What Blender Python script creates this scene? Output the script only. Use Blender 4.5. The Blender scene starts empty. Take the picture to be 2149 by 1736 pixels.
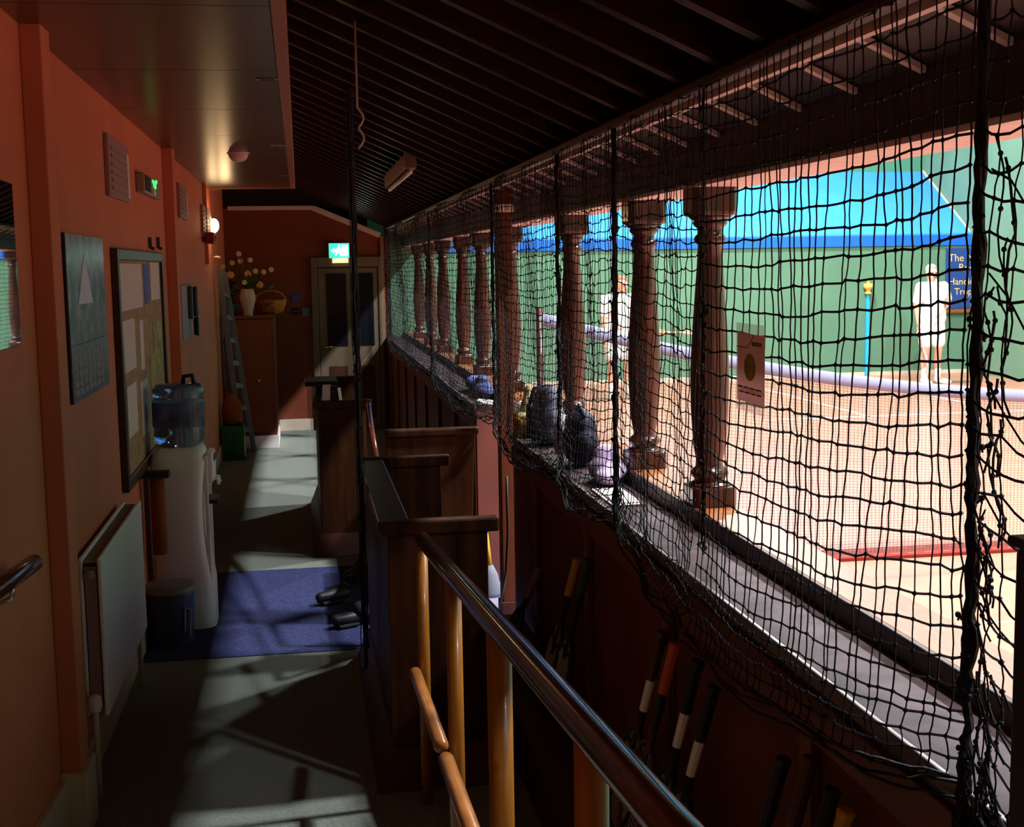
import bpy, bmesh, math, random
from mathutils import Vector, Matrix
random.seed(7)
C = bpy.context.scene.collection
W, H = 2149.0, 1736.0
# ------------------------------------------------------------------ camera
F = 2700.0                       # focal length in pixels of the 2149 wide frame
EYE = Vector((0, 0, 1.8))        # eye 1.8 m above the corridor floor; X right, Y along the corridor
def _d(u, v): return Vector(((u - W/2)/F, -(v - H/2)/F, -1.0))
yc = _d(W/2 - 446.5, H/2 - 304.0).normalized()                # corridor direction seen by the camera
zc = -_d(W/2 + 376.0, H/2 + 23426.0).normalized()              # up
zc = (zc - yc*zc.dot(yc)).normalized()
xc = yc.cross(zc)
R = Matrix((xc, yc, zc))                                       # camera -> world
cd = bpy.data.cameras.new('camera'); cam = bpy.data.objects.new('camera', cd); C.objects.link(cam)
cd.sensor_width = 36.0; cd.sensor_fit = 'HORIZONTAL'; cd.lens = F/W*36.0
cd.clip_start = 0.02; cd.clip_end = 200
cam.matrix_world = Matrix.Translation(EYE) @ R.to_4x4()
bpy.context.scene.camera = cam
def at(u, v, X=None, Y=None, Z=None):
    d = R @ _d(u, v)
    if X is not None: t = (X - EYE.x)/d.x
    elif Y is not None: t = (Y - EYE.y)/d.y
    else: t = (Z - EYE.z)/d.z
    return EYE + d*t
# ------------------------------------------------------------------ world, lights, exposure
wd = bpy.data.worlds.new('world'); bpy.context.scene.world = wd; wd.use_nodes = True
wd.node_tree.nodes['Background'].inputs[0].default_value = (0.02, 0.015, 0.02, 1)
wd.node_tree.nodes['Background'].inputs[1].default_value = 0.02
vs = bpy.context.scene.view_settings
bpy.context.scene.display_settings.display_device = 'sRGB'
vs.view_transform = 'Standard'; vs.look = 'None'; vs.gamma = 1; vs.use_curve_mapping = False
vs.exposure = 0.0
def area(name, loc, power, sx, sy, col, rot=(0,0,0)):
    l = bpy.data.lights.new(name, 'AREA'); l.shape = 'RECTANGLE'; l.size = sx; l.size_y = sy
    l.energy = power; l.color = col
    o = bpy.data.objects.new(name, l); o.location = loc; o.rotation_euler = rot; C.objects.link(o); return o
# court lamps hang high over the playing floor
for ly, pw in ((-2.5, 450), (4.9, 1600), (10.6, 1250), (16.4, 1300)):
    area('court_lamp', (6.1, ly, 7.6), pw, 0.40, 0.5, (0.93, 0.97, 1.0))
for ly, pw in ((1.0, 550), (5.5, 500)):  # unseen fill row, added to brighten the near floor and its bounce
    area('bounce_fill_near', (3.1, ly, 7.6), pw, 0.5, 0.5, (0.97, 0.97, 1.0))
# warm lamps of the corridor: one on the landing behind the camera, one sconce far along the left wall (in its builder)
def point(name, loc, power, r, col):
    l = bpy.data.lights.new(name, 'POINT'); l.energy = power; l.color = col; l.shadow_soft_size = r
    o = bpy.data.objects.new(name, l); o.location = loc; C.objects.link(o); return o
point('landing_lamp', (0.10, -1.2, 2.40), 5.5, 0.12, (1.0, 0.46, 0.18))
# ------------------------------------------------------------------ helpers
class MB:
    def __init__(s): s.v = []; s.f = []
    def box(s, x0, x1, y0, y1, z0, z1):
        n = len(s.v)
        s.v += [(x0,y0,z0),(x1,y0,z0),(x1,y1,z0),(x0,y1,z0),(x0,y0,z1),(x1,y0,z1),(x1,y1,z1),(x0,y1,z1)]
        s.f += [tuple(n+i for i in q) for q in ((3,2,1,0),(4,5,6,7),(0,1,5,4),(1,2,6,5),(2,3,7,6),(3,0,4,7))]
        return s
    def hexa(s, p):                     # eight corners, bottom loop then top loop
        n = len(s.v); s.v += [tuple(q) for q in p]
        s.f += [tuple(n+i for i in q) for q in ((3,2,1,0),(4,5,6,7),(0,1,5,4),(1,2,6,5),(2,3,7,6),(3,0,4,7))]
        return s
    def beam(s, a, b, w, h, up=(0,0,1)):
        a = Vector(a); b = Vector(b); d = (b-a).normalized(); up = Vector(up)
        sd = d.cross(up)
        if sd.length < 1e-4: sd = d.cross(Vector((1,0,0)))
        sd = sd.normalized()*w/2; u = sd.normalized().cross(d).normalized()*h/2
        return s.hexa([a-sd-u, a+sd-u, b+sd-u, b-sd-u, a-sd+u, a+sd+u, b+sd+u, b-sd+u])
    def tube(s, pts, r, n=8, cap=True):
        pts = [Vector(p) for p in pts]; m = len(pts)
        rs = r if isinstance(r, (list, tuple)) else [r]*m
        base = len(s.v); ref = None
        for i, p in enumerate(pts):
            t = (pts[min(i+1, m-1)] - pts[max(i-1, 0)])
            t = t.normalized() if t.length > 1e-9 else Vector((0,0,1))
            if ref is None:
                ref = t.cross(Vector((0,0,1)))
                if ref.length < 1e-3: ref = t.cross(Vector((1,0,0)))
            ref = (ref - t*ref.dot(t)).normalized(); b2 = t.cross(ref)
            for k in range(n):
                a = 2*math.pi*k/n
                s.v.append(tuple(p + (ref*math.cos(a) + b2*math.sin(a))*rs[i]))
        for i in range(m-1):
            for k in range(n):
                k2 = (k+1) % n
                s.f.append((base+i*n+k, base+i*n+k2, base+(i+1)*n+k2, base+(i+1)*n+k))
        if cap:
            s.f.append(tuple(base+k for k in reversed(range(n))))
            s.f.append(tuple(base+(m-1)*n+k for k in range(n)))
        return s
    def capsule(s, a, ra, b, rb, n=12):
        a = Vector(a); b = Vector(b); d = b-a
        if d.length < 1e-6: d = Vector((0,0,1e-4)); b = a+d
        t = d.normalized(); pts = []; rr = []
        for k in range(0, 4):
            th = math.pi/2*(1-k/4.0) ; pts.append(a - t*ra*math.sin(th)); rr.append(max(ra*math.cos(th), 1e-3))
        pts.append(a); rr.append(ra); pts.append(b); rr.append(rb)
        for k in range(3, -1, -1):
            th = math.pi/2*(1-k/4.0); pts.append(b + t*rb*math.sin(th)); rr.append(max(rb*math.cos(th), 1e-3))
        return s.tube(pts, rr, n)
    def lathe(s, prof, c=(0,0,0), n=20, sq=None):     # prof: (r, z); sq: list of squareness per ring
        base = len(s.v); m = len(prof)
        for i, (r, z) in enumerate(prof):
            q = sq[i] if sq else 0
            for k in range(n):
                a = 2*math.pi*(k+0.5)/n; ca, sa = math.cos(a), math.sin(a)
                f = 1.0
                if q: f = (1-q) + q/max(abs(ca), abs(sa))
                s.v.append((c[0]+r*f*ca, c[1]+r*f*sa, c[2]+z))
        for i in range(m-1):
            for k in range(n):
                k2 = (k+1) % n
                s.f.append((base+i*n+k, base+i*n+k2, base+(i+1)*n+k2, base+(i+1)*n+k))
        s.f.append(tuple(base+k for k in reversed(range(n))))
        s.f.append(tuple(base+(m-1)*n+k for k in range(n)))
        return s
    def ell(s, c, rx, ry, rz, n=12, m=8):
        base = len(s.v); c = Vector(c)
        for i in range(m+1):
            th = math.pi*i/m
            for k in range(n):
                a = 2*math.pi*k/n
                s.v.append((c.x+rx*max(math.sin(th),1e-3)*math.cos(a), c.y+ry*max(math.sin(th),1e-3)*math.sin(a), c.z-rz*math.cos(th)))
        for i in range(m):
            for k in range(n):
                k2 = (k+1) % n
                s.f.append((base+i*n+k, base+i*n+k2, base+(i+1)*n+k2, base+(i+1)*n+k))
        return s
    def grid(s, fn, nu, nv):            # surface from a function (i/nu, j/nv)
        base = len(s.v)
        for i in range(nu+1):
            for j in range(nv+1): s.v.append(tuple(fn(i/nu, j/nv)))
        for i in range(nu):
            for j in range(nv):
                a = base+i*(nv+1)+j; s.f.append((a, a+nv+1, a+nv+2, a+1))
        return s
    def poly(s, pts):
        n = len(s.v); s.v += [tuple(p) for p in pts]; s.f.append(tuple(range(n, n+len(pts)))); return s
    def prism(s, pts, off):             # closed polygon extruded by off
        off = Vector(off); n = len(s.v); m = len(pts)
        s.v += [tuple(Vector(p)) for p in pts] + [tuple(Vector(p)+off) for p in pts]
        s.f.append(tuple(n+i for i in reversed(range(m)))); s.f.append(tuple(n+m+i for i in range(m)))
        for i in range(m):
            j = (i+1) % m; s.f.append((n+i, n+j, n+m+j, n+m+i))
        return s
    def build(s, name, m, parent=None, smooth=False, bevel=0, solid=0, sub=0):
        me = bpy.data.meshes.new(name); me.from_pydata(s.v, [], s.f); me.update()
        bm = bmesh.new(); bm.from_mesh(me)
        if len(bm.faces) < 20000: bmesh.ops.recalc_face_normals(bm, faces=bm.faces)
        bm.to_mesh(me); bm.free()
        if smooth:
            for p in me.polygons: p.use_smooth = True
        me.materials.append(m)
        o = bpy.data.objects.new(name, me); C.objects.link(o)
        if parent is not None:
            o.parent = parent
            o.matrix_parent_inverse = Matrix.Translation(parent.location).inverted() if parent.type == 'EMPTY' else Matrix()
        if solid:
            k = o.modifiers.new('s', 'SOLIDIFY'); k.thickness = solid
        if bevel:
            k = o.modifiers.new('b', 'BEVEL'); k.width = bevel; k.segments = 2; k.limit_method = 'ANGLE'
        if sub:
            k = o.modifiers.new('d', 'SUBSURF'); k.levels = sub; k.render_levels = sub
        return o
def tag(o, label=None, cat=None, group=None, kind=None):
    if label: o['label'] = label
    if cat: o['category'] = cat
    if group: o['group'] = group
    if kind: o['kind'] = kind
    return o
def thing(name, loc, label, cat, group=None):
    o = bpy.data.objects.new(name, None); o.empty_display_size = 0.1; o.location = loc; C.objects.link(o)
    return tag(o, label, cat, group)
def struct(o, label=None): return tag(o, label, kind='structure')

def mat(name, col, rough=0.6, spec=0.5, metal=0.0, nscale=0, namt=0.15, stretch=(1,1,1), bump=0, bscale=60, emit=None, estr=0, trans=0, ior=1.45, alpha=None, coat=0, col2=None):
    m = bpy.data.materials.new(name); m.use_nodes = True; nt = m.node_tree; b = nt.nodes['Principled BSDF']
    b.inputs['Base Color'].default_value = (*col, 1); b.inputs['Roughness'].default_value = rough
    b.inputs['Specular IOR Level'].default_value = spec; b.inputs['Metallic'].default_value = metal
    b.inputs['IOR'].default_value = ior
    if trans: b.inputs['Transmission Weight'].default_value = trans
    if coat: b.inputs['Coat Weight'].default_value = coat; b.inputs['Coat Roughness'].default_value = 0.12
    if emit: b.inputs['Emission Color'].default_value = (*emit, 1); b.inputs['Emission Strength'].default_value = estr
    if nscale or bump:
        tc = nt.nodes.new('ShaderNodeTexCoord'); mp = nt.nodes.new('ShaderNodeMapping')
        mp.inputs['Scale'].default_value = stretch; nt.links.new(tc.outputs['Object'], mp.inputs[0])
    if nscale:
        nz = nt.nodes.new('ShaderNodeTexNoise'); nz.inputs['Scale'].default_value = nscale; nz.inputs['Detail'].default_value = 4
        nt.links.new(mp.outputs[0], nz.inputs['Vector'])
        cr = nt.nodes.new('ShaderNodeValToRGB'); c2 = col2 or tuple(c*(1-namt*2) for c in col)
        cr.color_ramp.elements[0].position = 0.3; cr.color_ramp.elements[1].position = 0.7
        cr.color_ramp.elements[0].color = (*c2, 1); cr.color_ramp.elements[1].color = (*tuple(min(1, c*(1+namt)) for c in col), 1)
        nt.links.new(nz.outputs['Fac'], cr.inputs[0]); nt.links.new(cr.outputs[0], b.inputs['Base Color'])
    if bump:
        n2 = nt.nodes.new('ShaderNodeTexNoise'); n2.inputs['Scale'].default_value = bscale; n2.inputs['Detail'].default_value = 3
        nt.links.new(mp.outputs[0], n2.inputs['Vector'])
        bp = nt.nodes.new('ShaderNodeBump'); bp.inputs['Strength'].default_value = bump; bp.inputs['Distance'].default_value = 0.01
        nt.links.new(n2.outputs['Fac'], bp.inputs['Height']); nt.links.new(bp.outputs[0], b.inputs['Normal'])
    return m
M = {}
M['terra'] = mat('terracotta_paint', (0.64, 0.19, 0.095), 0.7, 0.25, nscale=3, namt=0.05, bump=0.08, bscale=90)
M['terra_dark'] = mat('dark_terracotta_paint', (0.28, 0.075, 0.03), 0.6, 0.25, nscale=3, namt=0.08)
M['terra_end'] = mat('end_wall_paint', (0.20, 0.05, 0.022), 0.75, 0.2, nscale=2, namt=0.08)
M['cream'] = mat('cream_gloss_paint', (0.62, 0.52, 0.40), 0.4, 0.4, nscale=6, namt=0.05)
M['soffit'] = mat('soffit_board', (0.075, 0.034, 0.021), 0.27, 0.5, nscale=1.5, namt=0.12, bump=0.04, bscale=8)
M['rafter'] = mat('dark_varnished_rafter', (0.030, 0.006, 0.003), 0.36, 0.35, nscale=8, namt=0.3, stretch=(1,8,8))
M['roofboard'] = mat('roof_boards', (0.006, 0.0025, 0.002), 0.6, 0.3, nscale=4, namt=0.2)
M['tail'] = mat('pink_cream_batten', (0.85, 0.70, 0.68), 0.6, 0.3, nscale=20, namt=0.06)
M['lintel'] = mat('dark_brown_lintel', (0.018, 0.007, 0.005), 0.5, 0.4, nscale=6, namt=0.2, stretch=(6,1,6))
M['carpet'] = mat('grey_green_carpet', (0.22, 0.24, 0.205), 0.95, 0.1, nscale=120, namt=0.15, bump=0.35, bscale=260)
M['mat_blue'] = mat('blue_carpet', (0.045, 0.052, 0.14), 0.95, 0.1, nscale=60, namt=0.2, bump=0.35, bscale=220)
M['mahog'] = mat('mahogany', (0.075, 0.018, 0.010), 0.24, 0.5, nscale=7, namt=0.35, stretch=(6,6,0.7), coat=0.4)
M['pew'] = mat('pew_wood', (0.060, 0.018, 0.005), 0.5, 0.2, nscale=5, namt=0.3, stretch=(4,4,0.5))
M['skirt'] = mat('pew_plinth', (0.08, 0.014, 0.007), 0.5, 0.4, nscale=6, namt=0.2)
M['ledge'] = mat('varnished_ledge', (0.26, 0.085, 0.024), 0.4, 0.3, nscale=30, namt=0.2, stretch=(6,0.8,6))
M['shelf'] = mat('worn_shelf', (0.060, 0.038, 0.040), 0.62, 0.12, nscale=14, namt=0.25, bump=0.15, bscale=40)
M['shelf_edge'] = mat('shelf_nosing', (0.12, 0.085, 0.08), 0.4, 0.5)
M['panel'] = mat('parapet_panel', (0.13, 0.030, 0.008), 0.6, 0.15, nscale=3, namt=0.15)
M['panel_batten'] = mat('parapet_batten', (0.15, 0.038, 0.012), 0.5, 0.3, nscale=4, namt=0.1)
M['cord2'] = mat('faded_net_cord', (0.04, 0.04, 0.055), 0.5, 0.4)
M['cord'] = mat('black_net_cord', (0.010, 0.009, 0.012), 0.6, 0.2)
M['cnet'] = mat('court_net_cord', (0.10, 0.07, 0.06), 0.8, 0.2)
M['canvas'] = mat('white_canvas_band', (0.27, 0.28, 0.43), 0.7, 0.2)
M['green'] = mat('court_green_paint', (0.11, 0.24, 0.15), 0.55, 0.3, nscale=1.2, namt=0.07, bump=0.05, bscale=20)
M['green_main'] = mat('court_main_wall_paint', (0.16, 0.29, 0.19), 0.6, 0.3, nscale=1.2, namt=0.07)
M['blue'] = mat('penthouse_blue', (0.05, 0.30, 0.95), 0.5, 0.4, nscale=2, namt=0.05)
M['blue_fascia'] = mat('fascia_blue', (0.01, 0.13, 0.62), 0.5, 0.4)
M['sign_blue'] = mat('sign_board_blue', (0.02, 0.06, 0.22), 0.4, 0.4)
M['gold'] = mat('gold_lettering', (0.75, 0.48, 0.22), 0.4, 0.5)
M['cfloor'] = mat('court_floor', (0.53, 0.215, 0.145), 0.30, 0.5, nscale=2.5, namt=0.06, stretch=(1,1,1), bump=0.02, bscale=30)
M['line'] = mat('line_paint', (0.75, 0.72, 0.85), 0.5, 0.3)
M['redband'] = mat('red_canvas', (0.20, 0.018, 0.010), 0.7, 0.2)
M['white'] = mat('white_cloth', (0.85, 0.85, 0.84), 0.8, 0.2)
M['skin'] = mat('skin', (0.72, 0.38, 0.26), 0.55, 0.3)
M['hair'] = mat('grey_hair', (0.55, 0.48, 0.42), 0.7, 0.2)
M['hair2'] = mat('brown_hair', (0.35, 0.16, 0.07), 0.7, 0.2)
M['dark'] = mat('near_black', (0.012, 0.011, 0.013), 0.5, 0.4)
M['rubber'] = mat('black_rubber', (0.02, 0.02, 0.02), 0.7, 0.3)
M['radiator'] = mat('white_radiator', (0.86, 0.78, 0.78), 0.4, 0.4)
M['rad_dark'] = mat('radiator_gap', (0.05, 0.04, 0.04), 0.7, 0.2)
M['plastic'] = mat('white_cooler_plastic', (0.88, 0.80, 0.80), 0.38, 0.5)
M['bluebtn'] = mat('blue_plastic', (0.01, 0.03, 0.5), 0.4, 0.5)
M['redbtn'] = mat('red_plastic', (0.5, 0.02, 0.02), 0.4, 0.5)
M['bottle'] = mat('blue_bottle', (0.30, 0.48, 0.78), 0.08, 0.5, trans=0.85, ior=1.33)
M['bucket'] = mat('dark_blue_bucket', (0.045, 0.06, 0.12), 0.35, 0.5)
M['bucket_lid'] = mat('grey_lid', (0.22, 0.20, 0.24), 0.4, 0.5)
M['glassy'] = mat('dark_picture_glass', (0.012, 0.012, 0.014), 0.03, 1.0, ior=2.6)
M['mirror'] = mat('mirror_glass', (0.8, 0.85, 0.85), 0.02, 0.5, metal=1.0)
M['poster'] = mat('glossy_poster', (0.20, 0.20, 0.27), 0.25, 0.4, nscale=9, namt=0.6, col2=(0.03,0.03,0.08))
M['poster_light'] = mat('poster_calendar', (0.16, 0.17, 0.24), 0.3, 0.6, nscale=60, namt=0.3)
M['cork'] = mat('cork_board', (0.42, 0.26, 0.15), 0.85, 0.2, nscale=25, namt=0.15)
M['paper'] = mat('paper', (0.72, 0.58, 0.55), 0.7, 0.3, nscale=70, namt=0.06)
M['paper_b'] = mat('blue_paper', (0.05, 0.07, 0.35), 0.5, 0.3)
M['paper_g'] = mat('green_gold_print', (0.42, 0.32, 0.06), 0.6, 0.3, nscale=20, namt=0.3)
M['frame'] = mat('dark_wood_frame', (0.06, 0.02, 0.012), 0.35, 0.5, nscale=10, namt=0.2)
M['steel'] = mat('brushed_steel', (0.55, 0.55, 0.6), 0.3, 0.5, metal=1.0)
M['brass'] = mat('brass', (0.8, 0.55, 0.25), 0.25, 0.5, metal=1.0)
M['rail'] = mat('polished_dark_handrail', (0.11, 0.026, 0.014), 0.14, 0.35, nscale=12, namt=0.3, stretch=(1,0.2,1))
M['post'] = mat('orange_wood_post', (0.36, 0.13, 0.014), 0.35, 0.5, nscale=8, namt=0.15, stretch=(4,4,0.5), coat=0.3)
M['lowrail'] = mat('orange_lower_rail', (0.50, 0.18, 0.045), 0.28, 0.5, nscale=8, namt=0.12, coat=0.5)
M['niche'] = mat('lilac_grey_vent', (0.34, 0.20, 0.18), 0.6, 0.3)
M['grey'] = mat('grey_plastic', (0.14, 0.14, 0.16), 0.45, 0.4)
M['slate'] = mat('slate_handset', (0.06, 0.065, 0.08), 0.4, 0.5)
M['red'] = mat('red_alarm', (0.25, 0.01, 0.01), 0.4, 0.5)
M['pinkwhite'] = mat('white_detector', (0.75, 0.5, 0.48), 0.5, 0.4)
M['alu'] = mat('aluminium', (0.17, 0.155, 0.165), 0.5, 0.4, metal=0.2)
M['leaf'] = mat('dark_leaf', (0.015, 0.06, 0.012), 0.5, 0.4)
M['petal'] = mat('pale_yellow_petal', (0.62, 0.46, 0.20), 0.7, 0.2)
M['petal2'] = mat('peach_petal', (0.62, 0.30, 0.12), 0.7, 0.2)
M['vase'] = mat('cream_vase', (0.50, 0.36, 0.28), 0.35, 0.5)
M['basket'] = mat('orange_wicker', (0.55, 0.17, 0.02), 0.6, 0.3, nscale=40, namt=0.3, bump=0.4, bscale=70)
M['crate'] = mat('green_plastic_crate', (0.012, 0.12, 0.02), 0.45, 0.4)
M['orange'] = mat('orange_fabric', (0.25, 0.06, 0.008), 0.8, 0.2)
M['door'] = mat('door_paint', (0.14, 0.10, 0.06), 0.5, 0.4, nscale=5, namt=0.08)
M['doorglass'] = mat('dark_door_glass', (0.008, 0.009, 0.014), 0.12, 0.5)
M['navy'] = mat('navy_fabric', (0.022, 0.022, 0.045), 0.7, 0.3, nscale=30, namt=0.3)
M['greybag'] = mat('grey_bag', (0.07, 0.07, 0.10), 0.6, 0.3, nscale=20, namt=0.4)
M['yellow'] = mat('pale_yellow_cloth', (0.60, 0.47, 0.20), 0.85, 0.2)
M['yellow2'] = mat('mustard_strap', (0.55, 0.30, 0.03), 0.8, 0.2)
M['lilac'] = mat('lilac_cloth', (0.55, 0.42, 0.62), 0.85, 0.2)
M['bluereflect'] = mat('court_blue_reflection', (0.12, 0.16, 0.42), 0.8, 0.2, nscale=14, namt=0.4)  # court blue reflected on the far shelf, put into a colour
M['exit_g'] = mat('exit_green', (0.02, 0.5, 0.25), 0.5, 0.3, emit=(0.03, 0.75, 0.42), estr=1.8)
M['exit_w'] = mat('exit_white', (0.9, 1, 0.9), 0.5, 0.3, emit=(0.80, 1.0, 0.86), estr=9)
M['exit_y'] = mat('exit_diffuser', (0.9, 0.8, 0.5), 0.5, 0.3, emit=(1.0, 0.85, 0.45), estr=1.2)
M['led'] = mat('green_led', (0.0, 0.5, 0.05), 0.5, 0.3, emit=(0.05, 1.0, 0.15), estr=2.0)
M['lampglass'] = mat('lamp_glass', (1, 0.9, 0.7), 0.5, 0.3, emit=(1.0, 0.72, 0.36), estr=14)
M['racketwood'] = mat('racket_wood', (0.55, 0.36, 0.18), 0.4, 0.4)
M['strings'] = mat('racket_strings', (0.6, 0.55, 0.45), 0.5, 0.3)
M['bluepole'] = mat('pale_blue_paint', (0.03, 0.42, 0.80), 0.5, 0.3)
M['goldp'] = mat('gold_paint', (0.75, 0.48, 0.10), 0.5, 0.4)
M['greywall'] = mat('lamp_housing', (0.35, 0.24, 0.2), 0.5, 0.3)
def filmmat():
    m = bpy.data.materials.new('clear_film'); m.use_nodes = True; nt = m.node_tree; b = nt.nodes['Principled BSDF']
    b.inputs['Base Color'].default_value = (0.8, 0.75, 0.75, 1); b.inputs['Alpha'].default_value = 0.3; b.inputs['Roughness'].default_value = 0.15
    return m
M['film'] = filmmat()

XL, XP = -0.80, 0.96            # left wall, parapet face
ZC = 2.543                       # soffit
YE = 14.5                        # corridor end wall
XG0, XG1 = 1.14, 1.285            # lintel / ledge
ZSH, ZLE, ZLI = 1.02, 1.068, 2.018
YG0, YG1 = at(1083, 1100, X=XP).y, 7.10            # gate gap in the parapet
CW, YC = 10.4, 18.9              # court main wall, court end wall

# ================================================================== STRUCTURE
struct(MB().box(-1.0, XG1, 4.25, YE+0.1, -0.1, 0).box(-1.0, XG1, -4, 4.25, -0.1, 0).build('floor', M['carpet']), 'grey green carpeted corridor floor')
struct(MB().prism([(XL,4.2,0.001),(XL,-3.2,0.001),(XL,-3.2,0.66),(XL,-0.3,0.40)], (1.19,0,0)).build('ramp', M['carpet']), 'carpeted ramp going down to the corridor')
struct(MB().box(-1.0, XL, -4, 15.0, 0, 3.4).build('wall_left', M['terra']))
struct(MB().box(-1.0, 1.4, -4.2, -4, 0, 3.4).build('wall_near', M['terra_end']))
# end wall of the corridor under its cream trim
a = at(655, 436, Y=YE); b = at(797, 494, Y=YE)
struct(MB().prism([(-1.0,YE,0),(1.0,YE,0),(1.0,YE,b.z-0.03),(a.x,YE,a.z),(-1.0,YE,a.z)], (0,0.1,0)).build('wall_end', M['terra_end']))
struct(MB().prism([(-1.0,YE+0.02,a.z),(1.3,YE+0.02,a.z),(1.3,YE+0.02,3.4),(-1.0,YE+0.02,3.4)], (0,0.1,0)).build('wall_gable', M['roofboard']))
struct(MB().box(0.99, 1.30, YE, YC, 0, 3.4).build('wall_right', M['green']), 'solid wall beyond the end of the gallery')
struct(MB().beam((XL+0.05,YE-0.02,a.z), (a.x,YE-0.02,a.z), 0.03, 0.045).build('trim_1', M['cream'], bevel=0.004))
struct(MB().beam((a.x,YE-0.02,a.z), (b.x,YE-0.02,b.z), 0.03, 0.06).build('trim_2', M['cream'], bevel=0.004))
struct(MB().beam((b.x+0.01,YE-0.02,b.z), (b.x+0.02,YE-0.02,0.0), 0.03, 0.03).build('trim_3', M['door'], bevel=0.004))
# soffit over the left half of the corridor
s = struct(MB().box(XL, -0.055, -4, 12.1, ZC, ZC+0.03).build('ceiling', M['soffit']))
MB().box(-0.055, -0.012, -4, 12.14, ZC-0.012, ZC+0.32).box(XL, -0.055, 12.1, 12.14, ZC-0.012, ZC+0.12).build('fascia', mat('soffit_fascia', (0.30,0.10,0.05), 0.4, 0.4), s, bevel=0.003)
for k in range(11):
    y0 = -1.0+1.2*k
    MB().box(XL+0.002, -0.057, y0, y0+1.196, ZC-0.006, ZC-0.0005).build('panel', M['soffit'], s, bevel=0.002)
# sloping roof with varnished rafters
def zr(X): return 2.235 - 0.45*(X-0.955)
roof = struct(MB().hexa([(-1.0,-4,zr(-1.0)+0.10),(1.36,-4,zr(1.36)+0.10),(1.36,15,zr(1.36)+0.10),(-1.0,15,zr(-1.0)+0.10),
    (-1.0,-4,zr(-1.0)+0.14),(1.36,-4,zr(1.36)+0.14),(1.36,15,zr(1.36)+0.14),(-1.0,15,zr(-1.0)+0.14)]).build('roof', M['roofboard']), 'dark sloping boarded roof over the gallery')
rafme = None
y = 0.50; k = 0
while y < 14.4:
    if rafme is None:
        x0, x1 = -0.95, 1.14
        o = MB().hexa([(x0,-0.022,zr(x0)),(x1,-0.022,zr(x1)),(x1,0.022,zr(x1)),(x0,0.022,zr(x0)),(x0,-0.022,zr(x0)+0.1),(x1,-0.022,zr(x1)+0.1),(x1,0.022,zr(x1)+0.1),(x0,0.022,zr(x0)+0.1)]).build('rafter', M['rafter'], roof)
        rafme = o.data
        t0, t1 = 1.0, 1.146
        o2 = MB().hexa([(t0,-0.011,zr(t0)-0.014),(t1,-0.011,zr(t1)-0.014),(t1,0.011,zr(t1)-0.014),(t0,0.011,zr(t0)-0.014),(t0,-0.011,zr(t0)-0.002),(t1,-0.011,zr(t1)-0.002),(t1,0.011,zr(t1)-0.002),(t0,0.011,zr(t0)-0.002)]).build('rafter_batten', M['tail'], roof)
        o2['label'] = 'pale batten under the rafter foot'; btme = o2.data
    else:
        o = bpy.data.objects.new('rafter', rafme); C.objects.link(o); o.parent = roof
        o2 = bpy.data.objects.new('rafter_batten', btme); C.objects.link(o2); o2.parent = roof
    o.location = (0, y, 0); o2.location = (0, y, 0)
    y += 0.293; k += 1
# dark boarding between rafter feet so the tails read against it
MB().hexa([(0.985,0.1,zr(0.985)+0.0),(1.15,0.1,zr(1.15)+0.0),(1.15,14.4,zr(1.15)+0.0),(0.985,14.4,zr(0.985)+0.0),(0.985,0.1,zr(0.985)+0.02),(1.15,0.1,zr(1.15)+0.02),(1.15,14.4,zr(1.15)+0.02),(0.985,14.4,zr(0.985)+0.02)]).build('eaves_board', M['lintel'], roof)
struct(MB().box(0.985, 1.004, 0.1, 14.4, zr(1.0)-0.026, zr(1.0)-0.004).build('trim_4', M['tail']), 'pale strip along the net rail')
struct(MB().box(0.935, 0.975, 0.1, 14.4, 2.20, 2.232).build('trim_5', M['rafter'], bevel=0.008), 'dark rail the safety net hangs from')
# gallery lintel
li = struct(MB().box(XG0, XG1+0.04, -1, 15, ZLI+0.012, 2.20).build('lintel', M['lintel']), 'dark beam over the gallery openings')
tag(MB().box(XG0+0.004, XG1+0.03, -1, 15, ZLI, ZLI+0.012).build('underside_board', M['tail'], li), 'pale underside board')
# parapet: wall, shelf, ledge; a gap for the gate
def parapet(y0, y1, nm):
    p = struct(MB().box(XP, XG1-0.02, y0, y1, 0, ZSH-0.045).build(nm, M['panel']))
    MB().box(XP-0.012, XG0, y0, y1, ZSH-0.045, ZSH).build('shelf', M['shelf'], p, bevel=0.006)
    tag(MB().box(XP-0.020, XP-0.008, y0, y1, ZSH-0.03, ZSH+0.002).build('shelf_nosing', M['shelf_edge'], p, bevel=0.003), 'pale nosing')
    MB().box(XG0-0.008, XG0+0.004, y0, y1, ZSH, ZLE+0.003).build('backboard', M['lintel'], p, bevel=0.003)
    tag(MB().box(XG0+0.004, XG1, y0, y1, ZSH, ZLE).build('ledge', M['ledge'], p, bevel=0.006), 'orange varnished ledge')
    yy = y0
    while yy < y1-0.2:
        MB().box(XP-0.022, XP-0.001, yy, yy+0.06, 0.0, ZSH-0.1).build('batten', M['panel_batten'], p, bevel=0.003)
        yy += 0.98
    MB().box(XP-0.018, XP-0.001, y0, y1, ZSH-0.14, ZSH-0.05).build('top_rail', M['panel_batten'], p, bevel=0.003)
    MB().box(XG0+0.02, XG1-0.02, y0, y1, 0, ZSH).build('court_face', M['green'], p)
    return p
parapet(0.3, YG0, 'parapet')
p2 = parapet(YG1, YE, 'parapet')
tag(MB().box(XP-0.01, XG1-0.04, YG1-0.015, YG1-0.001, 0, ZSH-0.03).build('end_panel', mat('pink_terracotta', (0.15, 0.042, 0.03), 0.6, 0.3, nscale=3, namt=0.08), p2), 'pinkish end panel facing the gate')
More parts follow.
